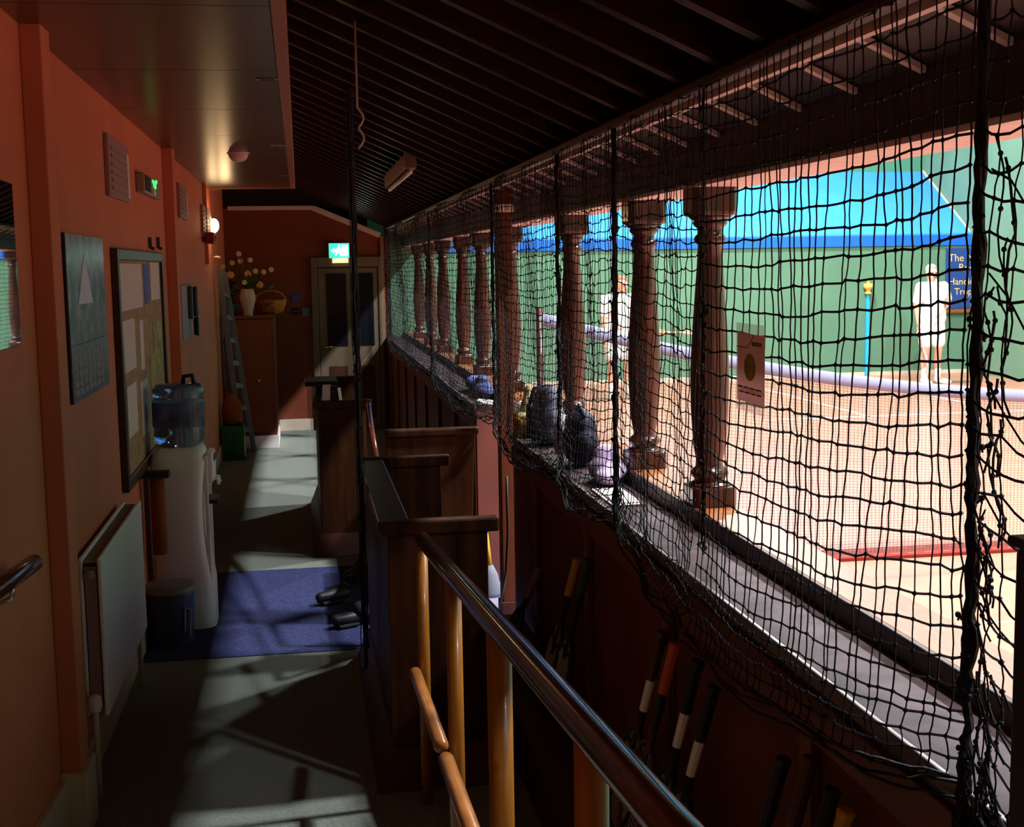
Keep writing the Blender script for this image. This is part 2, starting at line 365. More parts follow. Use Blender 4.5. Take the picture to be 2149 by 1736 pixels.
struct(MB().box(XP-0.02, XG1, YG0-0.02, YG1, 0.0, 0.012).build('threshold', mat('threshold_lilac',(0.22,0.2,0.28),0.5)), 'pale threshold in the gate gap')
# turned columns
prof = [(.068,1.068),(.068,1.128),(.060,1.134),(.048,1.140),(.046,1.148),(.056,1.156),(.058,1.166),(.050,1.178),(.040,1.186),(.040,1.196),(.050,1.25),(.057,1.36),(.059,1.46),(.055,1.56),(.047,1.68),(.039,1.79),(.036,1.852),(.044,1.858),(.048,1.868),(.044,1.878),(.037,1.884),(.038,1.90),(.048,1.908),(.052,1.917),(.048,1.922),(.056,1.926),(.066,1.936),(.068,1.948),(.068,2.018)]
sq = [1,1,.6,0,0]+[0]*20+[.3,.8,1,1]
cg = [3.72, 4.47, 5.70, 7.42, 8.62, 9.65, 11.0, 12.1, 13.3]
for i, yy in enumerate(cg):
    cprof = prof[1:-3]; 
    t = thing('gallery_column', (1.210, yy, ZLE),
        ['turned mahogany gallery column']*1 and {
         3.72:'turned mahogany column right beside the hanging paper sign, largest of the gallery columns',
         4.47:'second nearest turned mahogany column, just left of the largest one',
         5.70:'turned mahogany column behind the dark bags, on the near side of the gate gap',
         7.42:'turned column on the far side of the gate gap, behind the gate post',
         8.62:'far turned column with bright base ring left of the gate gap',
         9.65:'slimmer looking far column just beyond the bright based one'}.get(yy,
         'far turned gallery column among the most distant ones') , 'column', 'turned columns along the gallery ledge')
    dz = 0.0
    t0 = t.location
    MB().lathe([(r, z-0.0) for r, z in prof[:2]], (1.210, yy, 0), 24, [1,1]).build('base_block', M['mahog'], t, bevel=0.004)
    MB().lathe([(r, z) for r, z in prof[1:27]], (1.210, yy, 0), 24).build('shaft', M['mahog'], t, smooth=True)
    MB().lathe([(r, z) for r, z in prof[26:]], (1.210, yy, 0), 24, [.8,1,1]).build('capital_block', M['mahog'], t, bevel=0.003)
# court
struct(MB().box(XG1-0.02, CW, -9, YC+0.05, -0.1, 0).build('court_floor', M['cfloor']), 'orange polished court floor')
struct(MB().box(XG1-0.02, CW+0.3, YC, YC+0.3, 0, 2.0).build('wall_court_end', M['green']), 'green end wall of the court under the blue penthouse')
struct(MB().box(CW, CW+0.3, -9, 22, 0, 9).build('wall_court_main', M['green_main']), 'lighter green long wall of the court')
struct(MB().box(XG1-0.02, CW, 20.5, 20.8, 2.0, 9).build('wall_court_upper', mat('upper_green', (0.08,0.24,0.15), 0.6, 0.3)), 'green wall above the blue penthouse')
struct(MB().box(XG1-0.02, CW, -9.3, -9, 0, 9).build('wall_court_near', M['green']))
struct(MB().box(-1.0, -0.8, -9, 22, 3.4, 9).build('wall_court_gallery', M['green']))
struct(MB().box(-1.0, CW, -9, 22, 9, 9.1).build('ceiling_court', M['roofboard']))
pent = thing('penthouse', (5, YC, 2.0), 'blue sloping penthouse roof over the green end wall of the court', 'roof')
MB().box(XG1+0.1, CW-0.002, YC-0.03, YC+0.02, 2.0, 2.165).build('fascia_board', M['blue_fascia'], pent, bevel=0.004)
tag(MB().hexa([(XG1+0.1,YC-0.03,2.165),(CW-0.002,YC-0.03,2.165),(CW-0.002,20.5,3.22),(XG1+0.1,20.5,3.22),(XG1+0.1,YC-0.03,2.19),(CW-0.002,YC-0.03,2.19),(CW-0.002,20.5,3.25),(XG1+0.1,20.5,3.25)]).build('roof_slope', M['blue'], pent), 'bright blue slope')
tag(MB().beam((CW-0.02,YC,2.20),(CW-0.02,20.5,3.26),0.03,0.03).build('edge_strip', M['cream'], pent), 'pale edge strip on the main wall')
struct(MB().box(XG1+0.1, CW, YC-0.02, YC-0.001, 0, 0.055).build('baseboard_court', M['cream']))
# floor lines
def fl(name, x0, x1, y0, y1): struct(MB().box(x0, x1, y0, y1, 0, 0.002).build(name, M['line']), 'thin pale line painted on the court floor')
fl('trim_6', 6.42, 6.46, 13.9, YC-0.05)
fl('trim_7', 5.2, 10.3, 13.9, 13.94)
fl('trim_8', 8.15, 8.19, 14.6, YC-0.05)
fl('trim_9', 1.4, 10.3, 5.75, 5.762)

# ================================================================== COURT THINGS
# court net across the court
YN = 7.25
def zt(x): 
    t = (x-1.33)/(5.85-1.33); t = min(t, 2-t) if t > 1 else t
    return 1.50 - 0.60*(1-(1-t)**2.2)
cn = thing('court_net', (1.36, YN, 0), 'tennis net sagging across the court, fine mesh under a pale lavender canvas band', 'net')
X1N = 10.2
N = 60
pts = [(1.34+(X1N-1.34)*i/N) for i in range(N+1)]
mb = MB(); base = 0
ring = 10
for x in pts:
    for q in range(ring):
        a_ = 2*math.pi*q/ring; mb.v.append((x, YN+0.019*math.cos(a_), zt(x)+0.04*math.sin(a_)))
for i in range(N):
    for q in range(ring):
        q2 = (q+1) % ring; mb.f.append((i*ring+q, i*ring+q2, (i+1)*ring+q2, (i+1)*ring+q))
mb.build('top_band', M['canvas'], cn, smooth=True)
mb = MB(); x = 1.345
while x < X1N:
    mb.tube([(x, YN, 0.02), (x+0.004*math.sin(x*7), YN+0.006*math.sin(x*3), zt(x)*0.5), (x, YN, zt(x)-0.04)], 0.0011, 3, False); x += 0.024
nr = 58
for j in range(nr):
    f = (j+0.5)/nr
    mb.tube([(xx, YN+0.002, 0.02+(zt(xx)-0.06)*f) for xx in pts[::2]], 0.0011, 3, False)
tag(mb.build('mesh', M['cnet'], cn), 'fine dark mesh', kind='stuff')
tag(MB().box(1.34, X1N, YN-0.10, YN+0.14, 0.002, 0.02).build('hem', M['redband'], cn), 'red canvas hem lying on the floor')
mb = MB()
x = 1.4
while x < X1N:
    mb.box(x, x+0.06, YN-0.05, YN-0.045, 0.02, 0.022).box(x, x+0.06, YN+0.08, YN+0.085, 0.02, 0.022); x += 0.11
tag(mb.build('stitching', M['greywall'], cn), 'white dashed stitching', kind='stuff')
MB().tube([(1.345, YN, 0), (1.345, YN, 1.56)], 0.02, 10).build('net_post', M['mahog'], cn, smooth=True)

# blue pole with gold crown at the end wall
P = at(1819, 799, Y=YC-0.05); px = P.x
bp = thing('ornamental_pole', (px, YC-0.05, 0), 'thin light blue pole topped by a gold crown against the green end wall', 'pole')
ztop = at(1819, 618, Y=YC-0.05).z
MB().box(px-0.025, px+0.025, YC-0.06, YC-0.005, 0.0, ztop).build('pole', M['bluepole'], bp, bevel=0.005)
mb = MB().lathe([(.03,0),(.055,.01),(.05,.03),(.03,.05),(.045,.075),(.07,.10),(.075,.13),(.05,.15),(.03,.165),(.022,.20),(.03,.21),(.012,.235)], (px, YC-0.05, ztop), 14)
for k in range(5):
    an = 2*math.pi*k/5; mb.ell((px+.062*math.cos(an), YC-0.05+.05*math.sin(an), ztop+.15), .014, .014, .02, 8, 6)
mb.build('crown', M['goldp'], bp, smooth=True)
# blue name board with gold lettering
A = at(1988, 521, Y=YC-0.05); B = at(2101, 646, Y=YC-0.05)
nb = thing('sign_board', ((A.x+B.x)/2, YC-0.04, B.z), 'dark blue board with gold lettering at the right end of the green end wall', 'sign')
brd = MB().box(A.x, B.x, YC-0.035, YC-0.004, B.z, min(A.z, 1.99)).build('board', M['sign_blue'], nb, bevel=0.004)
tag(MB().box(A.x-0.10, B.x+0.10, YC-0.10, YC-0.001, B.z-0.06, B.z-0.005).build('shelf_strip', M['ledge'], nb, bevel=0.004), 'orange wooden strip under the board')
def text(body, x, y, z, size, m, parent, name='lettering', rot=(math.pi/2,0,0), ext=0.002, align='LEFT'):
    cu = bpy.data.curves.new(name, 'FONT'); cu.body = body; cu.size = size; cu.extrude = ext; cu.align_x = align
    cu.resolution_u = 3
    o = bpy.data.objects.new(name, cu); C.objects.link(o)
    bpy.context.view_layer.update()
    me = bpy.data.meshes.new_from_object(o.evaluated_get(bpy.context.evaluated_depsgraph_get()))
    bpy.data.objects.remove(o); me.materials.clear(); me.materials.append(m)
    o = bpy.data.objects.new(name, me); C.objects.link(o)
    o.location = (x, y, z); o.rotation_euler = rot
    if parent: o.parent = parent; o.matrix_parent_inverse = Matrix.Translation(parent.location).inverted() if parent.type == 'EMPTY' else Matrix()
    return o
for body, u, v, sz in (('The Michael', 1984+4, 549, .165), ('Roop', 2009, 569, .165), ('Handicap', 1988, 598, .15), ('Trophy', 2000, 619, .15)):
    q = at(u, v, Y=YC-0.04); text(body, q.x+0.02, YC-0.038, q.z, sz, M['gold'], brd)

# ------------------------------------------------------------------ people
def fuse(mb, name, m, parent, vox=0.01, smooth=2):
    me = bpy.data.meshes.new(name); me.from_pydata(mb.v, [], mb.f); me.update()
    bm = bmesh.new(); bm.from_mesh(me); bmesh.ops.recalc_face_normals(bm, faces=bm.faces); bm.to_mesh(me); bm.free()
    o = bpy.data.objects.new(name, me); C.objects.link(o)
    r = o.modifiers.new('r', 'REMESH'); r.mode = 'VOXEL'; r.voxel_size = vox; r.use_smooth_shade = True
    if smooth:
        k = o.modifiers.new('s', 'SMOOTH'); k.factor = 0.5; k.iterations = smooth
    bpy.context.view_layer.update()
    m2 = bpy.data.meshes.new_from_object(o.evaluated_get(bpy.context.evaluated_depsgraph_get()))
    bpy.data.objects.remove(o); m2.materials.clear(); m2.materials.append(m)
    for p in m2.polygons: p.use_smooth = True
    o = bpy.data.objects.new(name, m2); C.objects.link(o); o.parent = parent
    return o
def hand(mb, w, d, side, s=1.0):
    """palm and five bent fingers; w wrist, d direction fingers point, side = thumb direction"""
    w = Vector(w); d = Vector(d).normalized(); sd = Vector(side); sd = (sd - d*sd.dot(d)).normalized(); n = d.cross(sd)
    for k in range(4):
        q = sd*(0.028-0.019*k)
        kn = w + q + d*0.085; mb.capsule(w+q*0.6+d*0.01, .014, kn, .012, 8)
        L = (.040,.046,.043,.034)[k]
        p1 = kn + (d*0.9+n*0.35).normalized()*L; p2 = p1 + (d*0.5+n*0.8).normalized()*L*0.7
        mb.capsule(kn, .0095, p1, .0085, 8); mb.capsule(p1, .0085, p2, .0075, 8)
    t0 = w + sd*0.022 + d*0.025; t1 = t0 + (sd*0.7+d*0.6+n*0.3).normalized()*.04; t2 = t1 + (sd*0.1+d*0.8+n*0.5).normalized()*.03
    mb.capsule(t0, .012, t1, .011, 8); mb.capsule(t1, .011, t2, .009, 8)
def racket(parent, top, direc, wide, gripm, bandm, framem, L=0.68):
    """top of the grip, direction towards the head, width direction of the head"""
    top = Vector(top); d = Vector(direc).normalized(); w = Vector(wide); w = (w - d*w.dot(d)).normalized(); n = d.cross(w)
    MB().tube([top, top+d*.004, top+d*.02, top+d*.14], [.014,.018,.015,.0145], 8).build('grip', gripm, parent, smooth=False)
    MB().tube([top+d*.14, top+d*.23], [.0125, .0115], 8).build('collar', bandm, parent)
    mb = MB().tube([top+d*.23, top+d*.36], [.0115, .010], 8)
    hc = top + d*(L-0.155); ring = []
    for k in range(25):
        a_ = 2*math.pi*k/24; ring.append(hc + d*(-0.150*math.cos(a_)) + w*(0.102*math.sin(a_)+0.018*(math.cos(a_)**2)*(1 if math.cos(a_)<0 else 0)))
    mb.tube(ring, .009, 6, False)
    mb.tube([top+d*.34, hc-d*.10+w*.075], .007, 6).tube([top+d*.34, hc-d*.10-w*.075], .007, 6)
    fr = mb.build('frame', framem, parent, smooth=True)
    st = MB()
    for k in range(-6, 7):
        x_ = k*.014; h_ = .147*math.sqrt(max(0, 1-(x_/.10)**2)); st.tube([hc+w*x_-d*h_, hc+w*x_+d*h_], .0008, 3, False)
    for k in range(-9, 10):
        y_ = k*.015; h_ = .10*math.sqrt(max(0, 1-(y_/.15)**2)); st.tube([hc+d*y_-w*h_, hc+d*y_+w*h_], .0008, 3, False)
    tag(st.build('strings', M['strings'], fr), kind='stuff')
def head(mb, c, f, s=1.0):
    """head centre c, facing f (horizontal unit vector)"""
    c = Vector(c); f = Vector(f).normalized(); up = Vector((0,0,1)); sd = f.cross(up)
    mb.ell(c+up*0.02-f*0.008, .076, .090, .095, 14, 10)
    mb.capsule(c-up*.05+f*.02, .055, c-up*.075+f*.035, .042, 10)            # jaw and chin
    mb.capsule(c+up*.012+f*.088, .010, c-up*.028+f*.104, .015, 8)            # nose
    mb.capsule(c+up*.03+f*.078-sd*.04, .012, c+up*.03+f*.078+sd*.04, .012, 8) # brow
    for q in (-1, 1):
        mb.ell(c+sd*q*.078-up*.008, .012, .02, .030, 8, 6)                   # ears
def person(name, loc, label, rz, hairmat, pose):
    t = thing(name, loc, label, 'person'); t.rotation_euler = (0,0,rz)
    f = Vector((0,-1,0))
    J = pose; b = MB(); V = Vector
    hc = V(J['head']); head(b, hc, J.get('face', (0,-1,-0.1)))
    neck = V(J['neck']); b.capsule(hc-V((0,-0.02,0.06)), .055, neck, .058)
    ch = V(J['chest']); pel = V(J['pelvis'])
    b.capsule(neck+V((-.12,0,-.05)), .065, neck+V((.12,0,-.05)), .065)
    b.capsule(ch+V((-.085,0,0)), .115, ch+V((.085,0,0)), .115); b.capsule(ch, .13, pel+V((0,-.03,.1)), .14); b.capsule(pel+V((-.08,0,0)), .115, pel+V((.08,0,0)), .115)
    for s_ in ('R', 'L'):
        sh, el, wr = V(J['sh'+s_]), V(J['el'+s_]), V(J['wr'+s_]); hp, kn, an, toe = V(J['hp'+s_]), V(J['kn'+s_]), V(J['an'+s_]), V(J['toe'+s_])
        b.capsule(sh, .052, el, .040); b.capsule(el, .040, wr, .027)
        hand(b, wr, J['hd'+s_], J['th'+s_])
        b.capsule(hp, .088, kn, .058); b.capsule(kn, .056, kn*0.65+an*0.35+V((0,.02,0)), .056); b.capsule(kn*0.65+an*0.35+V((0,.02,0)), .056, an, .036)
        b.capsule(an, .036, toe, .03)
    fuse(b, 'body', M['skin'], t, 0.0085, 2)
    # shirt
    c = MB()
    c.capsule(neck+V((-.13,0,-.06)), .082, neck+V((.13,0,-.06)), .082); c.capsule(ch+V((-.09,0,.02)), .140, ch+V((.09,0,.02)), .140)
    c.capsule(ch, .150, pel+V((0,-.03,.14)), .160); c.capsule(pel+V((-.07,-.01,.08)), .140, pel+V((.07,-.01,.08)), .140)
    c.capsule(neck+V((0,-.01,-.03)), .075, neck+V((0,-.01,.015)), .070)
    for s_ in ('R', 'L'):
        sh, el = V(J['sh'+s_]), V(J['el'+s_]); c.capsule(sh, .075, sh*0.28+el*0.72, .068)
    fuse(c, 'polo_shirt', M['white'], t, 0.011, 3)
    c = MB(); c.capsule(pel+V((-.075,0,.03)), .145, pel+V((.075,0,.03)), .145)
    for s_ in ('R', 'L'):
        hp, kn = V(J['hp'+s_]), V(J['kn'+s_]); c.capsule(hp, .120, hp*0.30+kn*0.70, .105)
    fuse(c, 'shorts', M['white'], t, 0.011, 3)
    for s_ in ('R', 'L'):
        kn, an, toe = V(J['kn'+s_]), V(J['an'+s_]), V(J['toe'+s_])
        c = MB().capsule(kn*0.28+an*0.72, .050, an, .046); fuse(c, 'sock', M['white'], t, 0.010, 2)
        c = MB().capsule(an+V((0,.02,-.035)), .048, toe+V((0,0,-.005)), .044).capsule(an, .05, an+V((0,0,-.03)), .05); fuse(c, 'shoe', M['white'], t, 0.010, 2)
    c = MB(); c.ell(hc+V((0,.012,.045)), .080, .092, .082, 16, 10)
    h = fuse(c, 'hair', hairmat, t, 0.008, 1)
    for v_ in h.data.vertices:      # thin cap of hair: keep clear of the face
        if v_.co.y < hc.y-0.045 and v_.co.z < hc.z+0.075: v_.co.y = hc.y-0.045
    fv = V(J.get('face', (0,-1,0))).normalized(); sd = fv.cross(V((0,0,1))).normalized()
    for q in (-1, 1):
        MB().ell(hc+fv*.086+sd*q*.031+V((0,0,.010)), .010, .008, .006, 8, 6).build('eye', M['dark'], t, smooth=True).matrix_parent_inverse = Matrix()
    MB().capsule(hc+fv*.086-sd*.022-V((0,0,.052)), .005, hc+fv*.086+sd*.022-V((0,0,.052)), .005, 6).build('mouth', mat('lips', (0.5,0.12,0.10), 0.5), t).matrix_parent_inverse = Matrix()
    return t
q = at(1952, 806, Z=0.0)
sc = 1.0
pose1 = dict(head=(-.035,-.03,1.60), face=(-0.10,-1,-0.22), neck=(0,0,1.45), chest=(.01,0,1.27), pelvis=(0.0,0,.93),
    shR=(-.19,0,1.40), elR=(-.255,.0,1.12), wrR=(-.245,-.05,.87), hdR=(0.02,-.15,-1), thR=(0.2,-1,0),
    shL=(.19,0,1.40), elL=(.335,.08,1.16), wrL=(.175,.07,.99), hdL=(-1,.1,-.35), thL=(0,-.2,1),
    hpR=(-.085,0,.88), knR=(-.10,-.02,.49), anR=(-.10,.0,.085), toeR=(-.13,-.17,.035),
    hpL=(.085,0,.88), knL=(.12,-.01,.49), anL=(.13,.02,.085), toeL=(.22,-.12,.035))
p1 = person('person', (q.x, q.y, 0), 'man in white polo shirt and shorts by the end wall, hand on hip', 0.12, M['hair'], pose1)
r1 = thing('tennis_racket', (q.x-.25, q.y-.08, .8), 'white wooden racket pointing down from the right hand of the standing man', 'racket')
racket(r1, (q.x-.235, q.y-.10, .86), (0.18,-.05,-1), (0.25,1,0), M['white'], M['white'], M['white'])
q2 = at(1300, 838, Z=0.0)
pose2 = dict(head=(.02,-.06,1.52), face=(0.5,-0.85,-.1), neck=(0,0,1.38), chest=(0,0.0,1.21), pelvis=(-.01,0.05,.90),
    shR=(-.18,0,1.34), elR=(-.215,-.02,1.07), wrR=(-.22,-.10,.84), hdR=(0,-.2,-1), thR=(0.3,-1,0),
    shL=(.18,0,1.34), elL=(.27,-.06,1.08), wrL=(.42,-.20,.90), hdL=(1,-.3,-.05), thL=(0,0,1),
    hpR=(-.085,0.02,.85), knR=(-.11,-.05,.48), anR=(-.10,.03,.085), toeR=(-.13,-.14,.035),
    hpL=(.085,0.02,.85), knL=(.12,-.04,.48), anL=(.13,.03,.085), toeL=(.20,-.13,.035))
p2_ = person('person', (q2.x, q2.y, 0), 'player in white half hidden behind the gallery column, seen beyond the net', 0.0, M['hair2'], pose2)
r2 = thing('tennis_racket', (q2.x+.45, q2.y-.2, .9), 'brown wooden racket held out sideways by the player behind the column', 'racket')
racket(r2, (q2.x+.40, q2.y-.24, .895), (1,-.12,-.02), (0,1,0.2), M['racketwood'], M['racketwood'], M['racketwood'])

# ================================================================== SAFETY NET
XN = 0.938
def rope_bundle(y, z0, z1, r, parent, name='gathered_edge', x=XN, seed=0, wob=0.006):
    rd = random.Random(seed); n = 60; mb = MB()
    for s_ in range(4):
        ph = rd.random()*6.28; pts = []; rs = []
        for i in range(n+1):
            t = i/n; z = z1+(z0-z1)*t
            pts.append((x+math.cos(ph+t*26)*r*0.5+rd.uniform(-1,1)*wob*t*0.5, y+math.sin(ph+t*26)*r*0.6+rd.uniform(-1,1)*wob*t, z))
            rs.append(r*(0.55+0.35*rd.random()*t))
        mb.tube(pts, rs, 5)
    for i in range(int(26*(z1-z0))):
        z = rd.uniform(z0, z0+(z1-z0)*0.75); an = rd.random()*6.28
        c = Vector((x+math.cos(an)*r, y+math.sin(an)*r*1.1, z)); d = Vector((rd.uniform(-.3,.3), rd.uniform(-1,1), rd.uniform(-1,1)))*0.02
        mb.tube([c, c+d*0.6, c+d+Vector((0,0,-.008))], .0022, 4); mb.ell(c+d, .005, .005, .005, 6, 4)
    return mb.build(name, M['cord'], parent)
def net_panel(y0, y1, label, seed, sag=0.09, messy=0.0, pitch=0.038, rows=28, ztop=2.205, bulge=0.05, hem=None):
    rd = random.Random(seed)
    t = thing('safety_net', (XN, (y0+y1)/2, 1.03), label, 'netting', 'hanging safety net panels')
    nc = max(4, int((y1-y0)/pitch)); ph = [rd.random()*6.28 for _ in range(4)]
    cy = [y0+(y1-y0)*i/nc + (rd.uniform(-.30,.30)*pitch if 0 < i < nc else 0) for i in range(nc+1)]
    wave = [rd.uniform(-1,1) for _ in range(nc+1)]
    rw = [rd.uniform(-1,1) for _ in range(rows+1)]
    P = []
    for i in range(nc+1):
        col = []; u = (cy[i]-y0)/(y1-y0); uh = (cy[i]-hem[0])/(hem[1]-hem[0]) if hem else u; m = math.sin(math.pi*uh)**0.8 if 0 < uh < 1 else 0
        zb = 1.04 - sag*m
        for j in range(rows+1):
            v = j/rows
            vv = v + 0.05*math.sin(math.pi*v)*0.4
            if v > 0.86: vv = v - (v-0.86)*0.35
            vv = min(vv, 1.0)*1.0
            zz = ztop + (zb-ztop)*(vv/(1-0.14*0.35))
            yy = cy[i] + 0.006*math.sin(v*9+ph[0]+wave[i]*1.5) + rd.uniform(-.0022,.0022)*(1+messy*3) + 0.016*math.sin(v*5+ph[1])*math.sin(u*7+ph[2])*(0.4+messy)
            xx = XN - bulge*m*max(0, v-0.45)**1.5*2.2 + 0.008*math.sin(u*14+v*5+ph[3]) + rd.uniform(-.002,.002)
            if v > 0.9: xx -= 0.012*math.sin((v-0.9)*31.4*3)
            zz += rd.uniform(-.0030,.0030)*(1+messy*2.5) + 0.004*math.sin(u*9+j*0.9+ph[0]) + rw[j]*0.004*math.sin(u*3.1)
            col.append(Vector((xx, yy, zz)))
        P.append(col)
    mb = MB()
    for i in range(nc+1):
        pts = []
        for j in range(rows+1):
            pts.append(P[i][j])
            if j < rows:
                mid = (P[i][j]+P[i][j+1])/2; mid.y += rd.uniform(-.0030,.0030)*(1+messy); pts.append(mid)
        mb.tube(pts, 0.0015 if rows < 30 else 0.0013, 4, False)
    for j in range(rows+1):
        pts = []
        for i in range(nc+1):
            pts.append(P[i][j])
            if i < nc and messy: 
                mid = (P[i][j]+P[i+1][j])/2; mid.z -= rd.uniform(0,.008)*messy; pts.append(mid)
        mb.tube(pts, 0.0021 if rows < 30 else 0.0016, 4, False)
    for i in range(nc+1):
        for j in range(rows+1):
            c = P[i][j]; r = (0.0047 if rows < 30 else 0.0034)*rd.uniform(.8,1.2); n = len(mb.v)
            mb.v += [(c.x-r,c.y,c.z),(c.x+r,c.y,c.z),(c.x,c.y-r,c.z),(c.x,c.y+r,c.z),(c.x,c.y,c.z-r),(c.x,c.y,c.z+r)]
            mb.f += [(n,n+2,n+5),(n+2,n+1,n+5),(n+1,n+3,n+5),(n+3,n,n+5),(n+2,n,n+4),(n+1,n+2,n+4),(n+3,n+1,n+4),(n,n+3,n+4)]
    tag(mb.build('mesh', M['cord'], t), 'black square mesh', kind='stuff')
    # hem rope with two loose loops
    mb = MB()
    for k in range(3):
        pts = [P[i][rows]+Vector((-0.004*k-0.006*abs(math.sin(i*0.5+k)), 0, -0.010*k+0.008*math.sin(i*0.37+k*2))) for i in range(nc+1)]
        mb.tube(pts, 0.003, 5, True)
    mb.build('hem_rope', M['cord'], t)
    return t
NY = [at(u_, 700, X=XN).y for u_ in (2049, 1472, 1291, 1173, 1036, 905)]
PN = [(0.70,NY[0]-.02,'loose knotted black net panel nearest the camera, right of the thick dark net pole',0.07,0.9),
      (NY[0]+.02,NY[1]-.02,'large even black net panel carrying the hanging paper sign',0.13,0.05),
      (NY[1]+.01,NY[2]-.02,'finer meshed black net panel between the two nearest turned columns',0.13,0.45),
      (NY[2]+.02,NY[3]-.02,'narrow black net panel over the lilac sweater, between two gathered net edges',0.05,0.35),
      (NY[3]+.02,NY[4]-.02,'black net panel in front of the dark bags and the yellow cloth',0.07,0.35),
      (NY[4]+.02,NY[5]-.02,'black net panel beyond the gate post, over the white towel',0.06,0.3),
      (NY[5]+.02,14.3,'farthest dense looking black net panel reaching to the end wall',0.05,0.3)]
for i, (y0, y1, lb, sg, ms) in enumerate(PN):
    t = net_panel(y0, y1, lb, 10+i, sg, ms, pitch=(0.042, 0.038, 0.031, 0.031, 0.032, 0.034, 0.038)[i], rows=(28, 28, 40, 40, 40, 38, 36)[i], hem=(NY[0], NY[2]) if i in (1, 2) else None)
    if i == 0: pass
    rope_bundle(y1+(0.004 if i == 1 else 0.02), 1.10 if i == 1 else 1.0 if i else 0.93, 2.2, 0.0032 if i == 1 else 0.0085, t, seed=40+i, wob=0.008 if i else 0.012)
    if i == 0:      # loose strands by the pole
        rd = random.Random(99); mb = MB()
        for k in range(26):
            z = rd.uniform(1.05, 2.0); p = Vector((XN+rd.uniform(-.01,.01), NY[0]-.02-rd.random()*0.05, z)); pts = [p]
            L = rd.uniform(.10,.26); ph_ = rd.random()*6
            for s_ in range(9): p = p + Vector((rd.uniform(-.004,.004), .010*math.sin(ph_+s_*.9)-.002, -L/9*rd.uniform(.6,1.3))); pts.append(p)
            mb.tube(pts, .0019, 4)
            for p in pts[1::3]: mb.ell(p, .0042, .0046, .0042, 6, 4)
        for k in range(6):
            z = 1.92-0.15*k; pts = [(XN+.003*math.sin(i_*1.3), NY[0]-.03-.045*i_, z-.028*i_+.010*math.sin(i_*1.7+k)) for i_ in range(9)]
            mb.tube(pts, .0019, 4)
        mb.build('loose_strands', M['cord'], t)
# gathered net hanging in the middle of the corridor
t = thing('gathered_net', (0.215, 5.2, 0.15), 'gathered dark net hanging full height beside the nearer wooden pew', 'netting')
rope_bundle(5.2, 0.15, 2.5, 0.0065, t, 'rope', x=0.215, seed=77, wob=0.012)
mb = MB(); rd = random.Random(5)
for k in range(9):
    pts = []; y0_ = rd.uniform(-.02,.02); x0_ = rd.uniform(-.016,.016)
    for i in range(40): pts.append((0.215+x0_+rd.uniform(-.004,.004), 5.2+y0_+rd.uniform(-.004,.004), 2.5-i*0.058))
    mb.tube(pts, .0022, 4)
mb.build('folds', M['cord2'], t)

SP = bpy.data.materials.new('sign_paper'); SP.use_nodes = True
_n = SP.node_tree; _n.nodes['Principled BSDF'].inputs['Base Color'].default_value = (0.62,0.42,0.40,1)
_t = _n.nodes.new('ShaderNodeBsdfTranslucent'); _t.inputs[0].default_value = (0.75,0.50,0.46,1)
_m = _n.nodes.new('ShaderNodeMixShader'); _m.inputs[0].default_value = 0.5
_n.links.new(_n.nodes['Principled BSDF'].outputs[0], _m.inputs[1]); _n.links.new(_t.outputs[0], _m.inputs[2])
_n.links.new(_m.outputs[0], _n.nodes['Material Output'].inputs[0])
# laminated sign on the net
q0 = at(1549, 698, X=XN-.014); q1 = at(1606, 712, X=XN-.014)
zA, zB = q0.z, at(1549, 838, X=XN-.014).z
yA, yB = q0.y, q1.y
sg = thing('hanging_sign', (XN-.014, (yA+yB)/2, zB), 'laminated paper sign with a green oval emblem hanging on the net', 'sign')
MB().box(XN-.0165, XN-.0155, yB-.004, yA+.004, zB-.02, zA+.022).build('film', M['film'], sg)
MB().box(XN-.0155, XN-.0145, yB, yA, zB, zA).build('sheet', SP, sg)
ym = (yA+yB)/2; w_ = abs(yA-yB); h_ = zA-zB
ring = [(XN-.0172, ym+.21*w_*math.cos(a_*math.pi/12), zB+h_*.52+.20*h_*math.sin(a_*math.pi/12)) for a_ in range(24)]
MB().prism(ring, (.0006,0,0)).build('emblem', M['paper_g'], sg)
ft = mat('sign_ink', (0.12,0.05,0.05), 0.6)
mb = MB()
for zz, hh in ((.205,.022),(.13,.022)):
    k = yB+.08*w_
    while k < yA-.08*w_:
        l_ = rd.uniform(.02,.035); mb.box(XN-.0172, XN-.0166, k, min(k+l_, yA-.06*w_), zB+h_*zz, zB+h_*(zz+hh)); k += l_+.006
mb.build('small_print', ft, sg)
mb = MB()
for k in range(5): mb.box(XN-.0172, XN-.0166, yB+w_*(.10+.07*k), yB+w_*(.15+.07*k), zB+h_*.84, zB+h_*.90)
mb.build('heading_print', ft, sg)
MB().tube([(XN-.0175, yA, zB+h_*.80), (XN-.0178, ym+.1*w_, zB+h_*.80), (XN-.0178, ym-.05*w_, zB+h_*.9), (XN-.0172, yB+.35*w_, zA)], .0008, 4).build('tie_cord', M['cord'], sg)

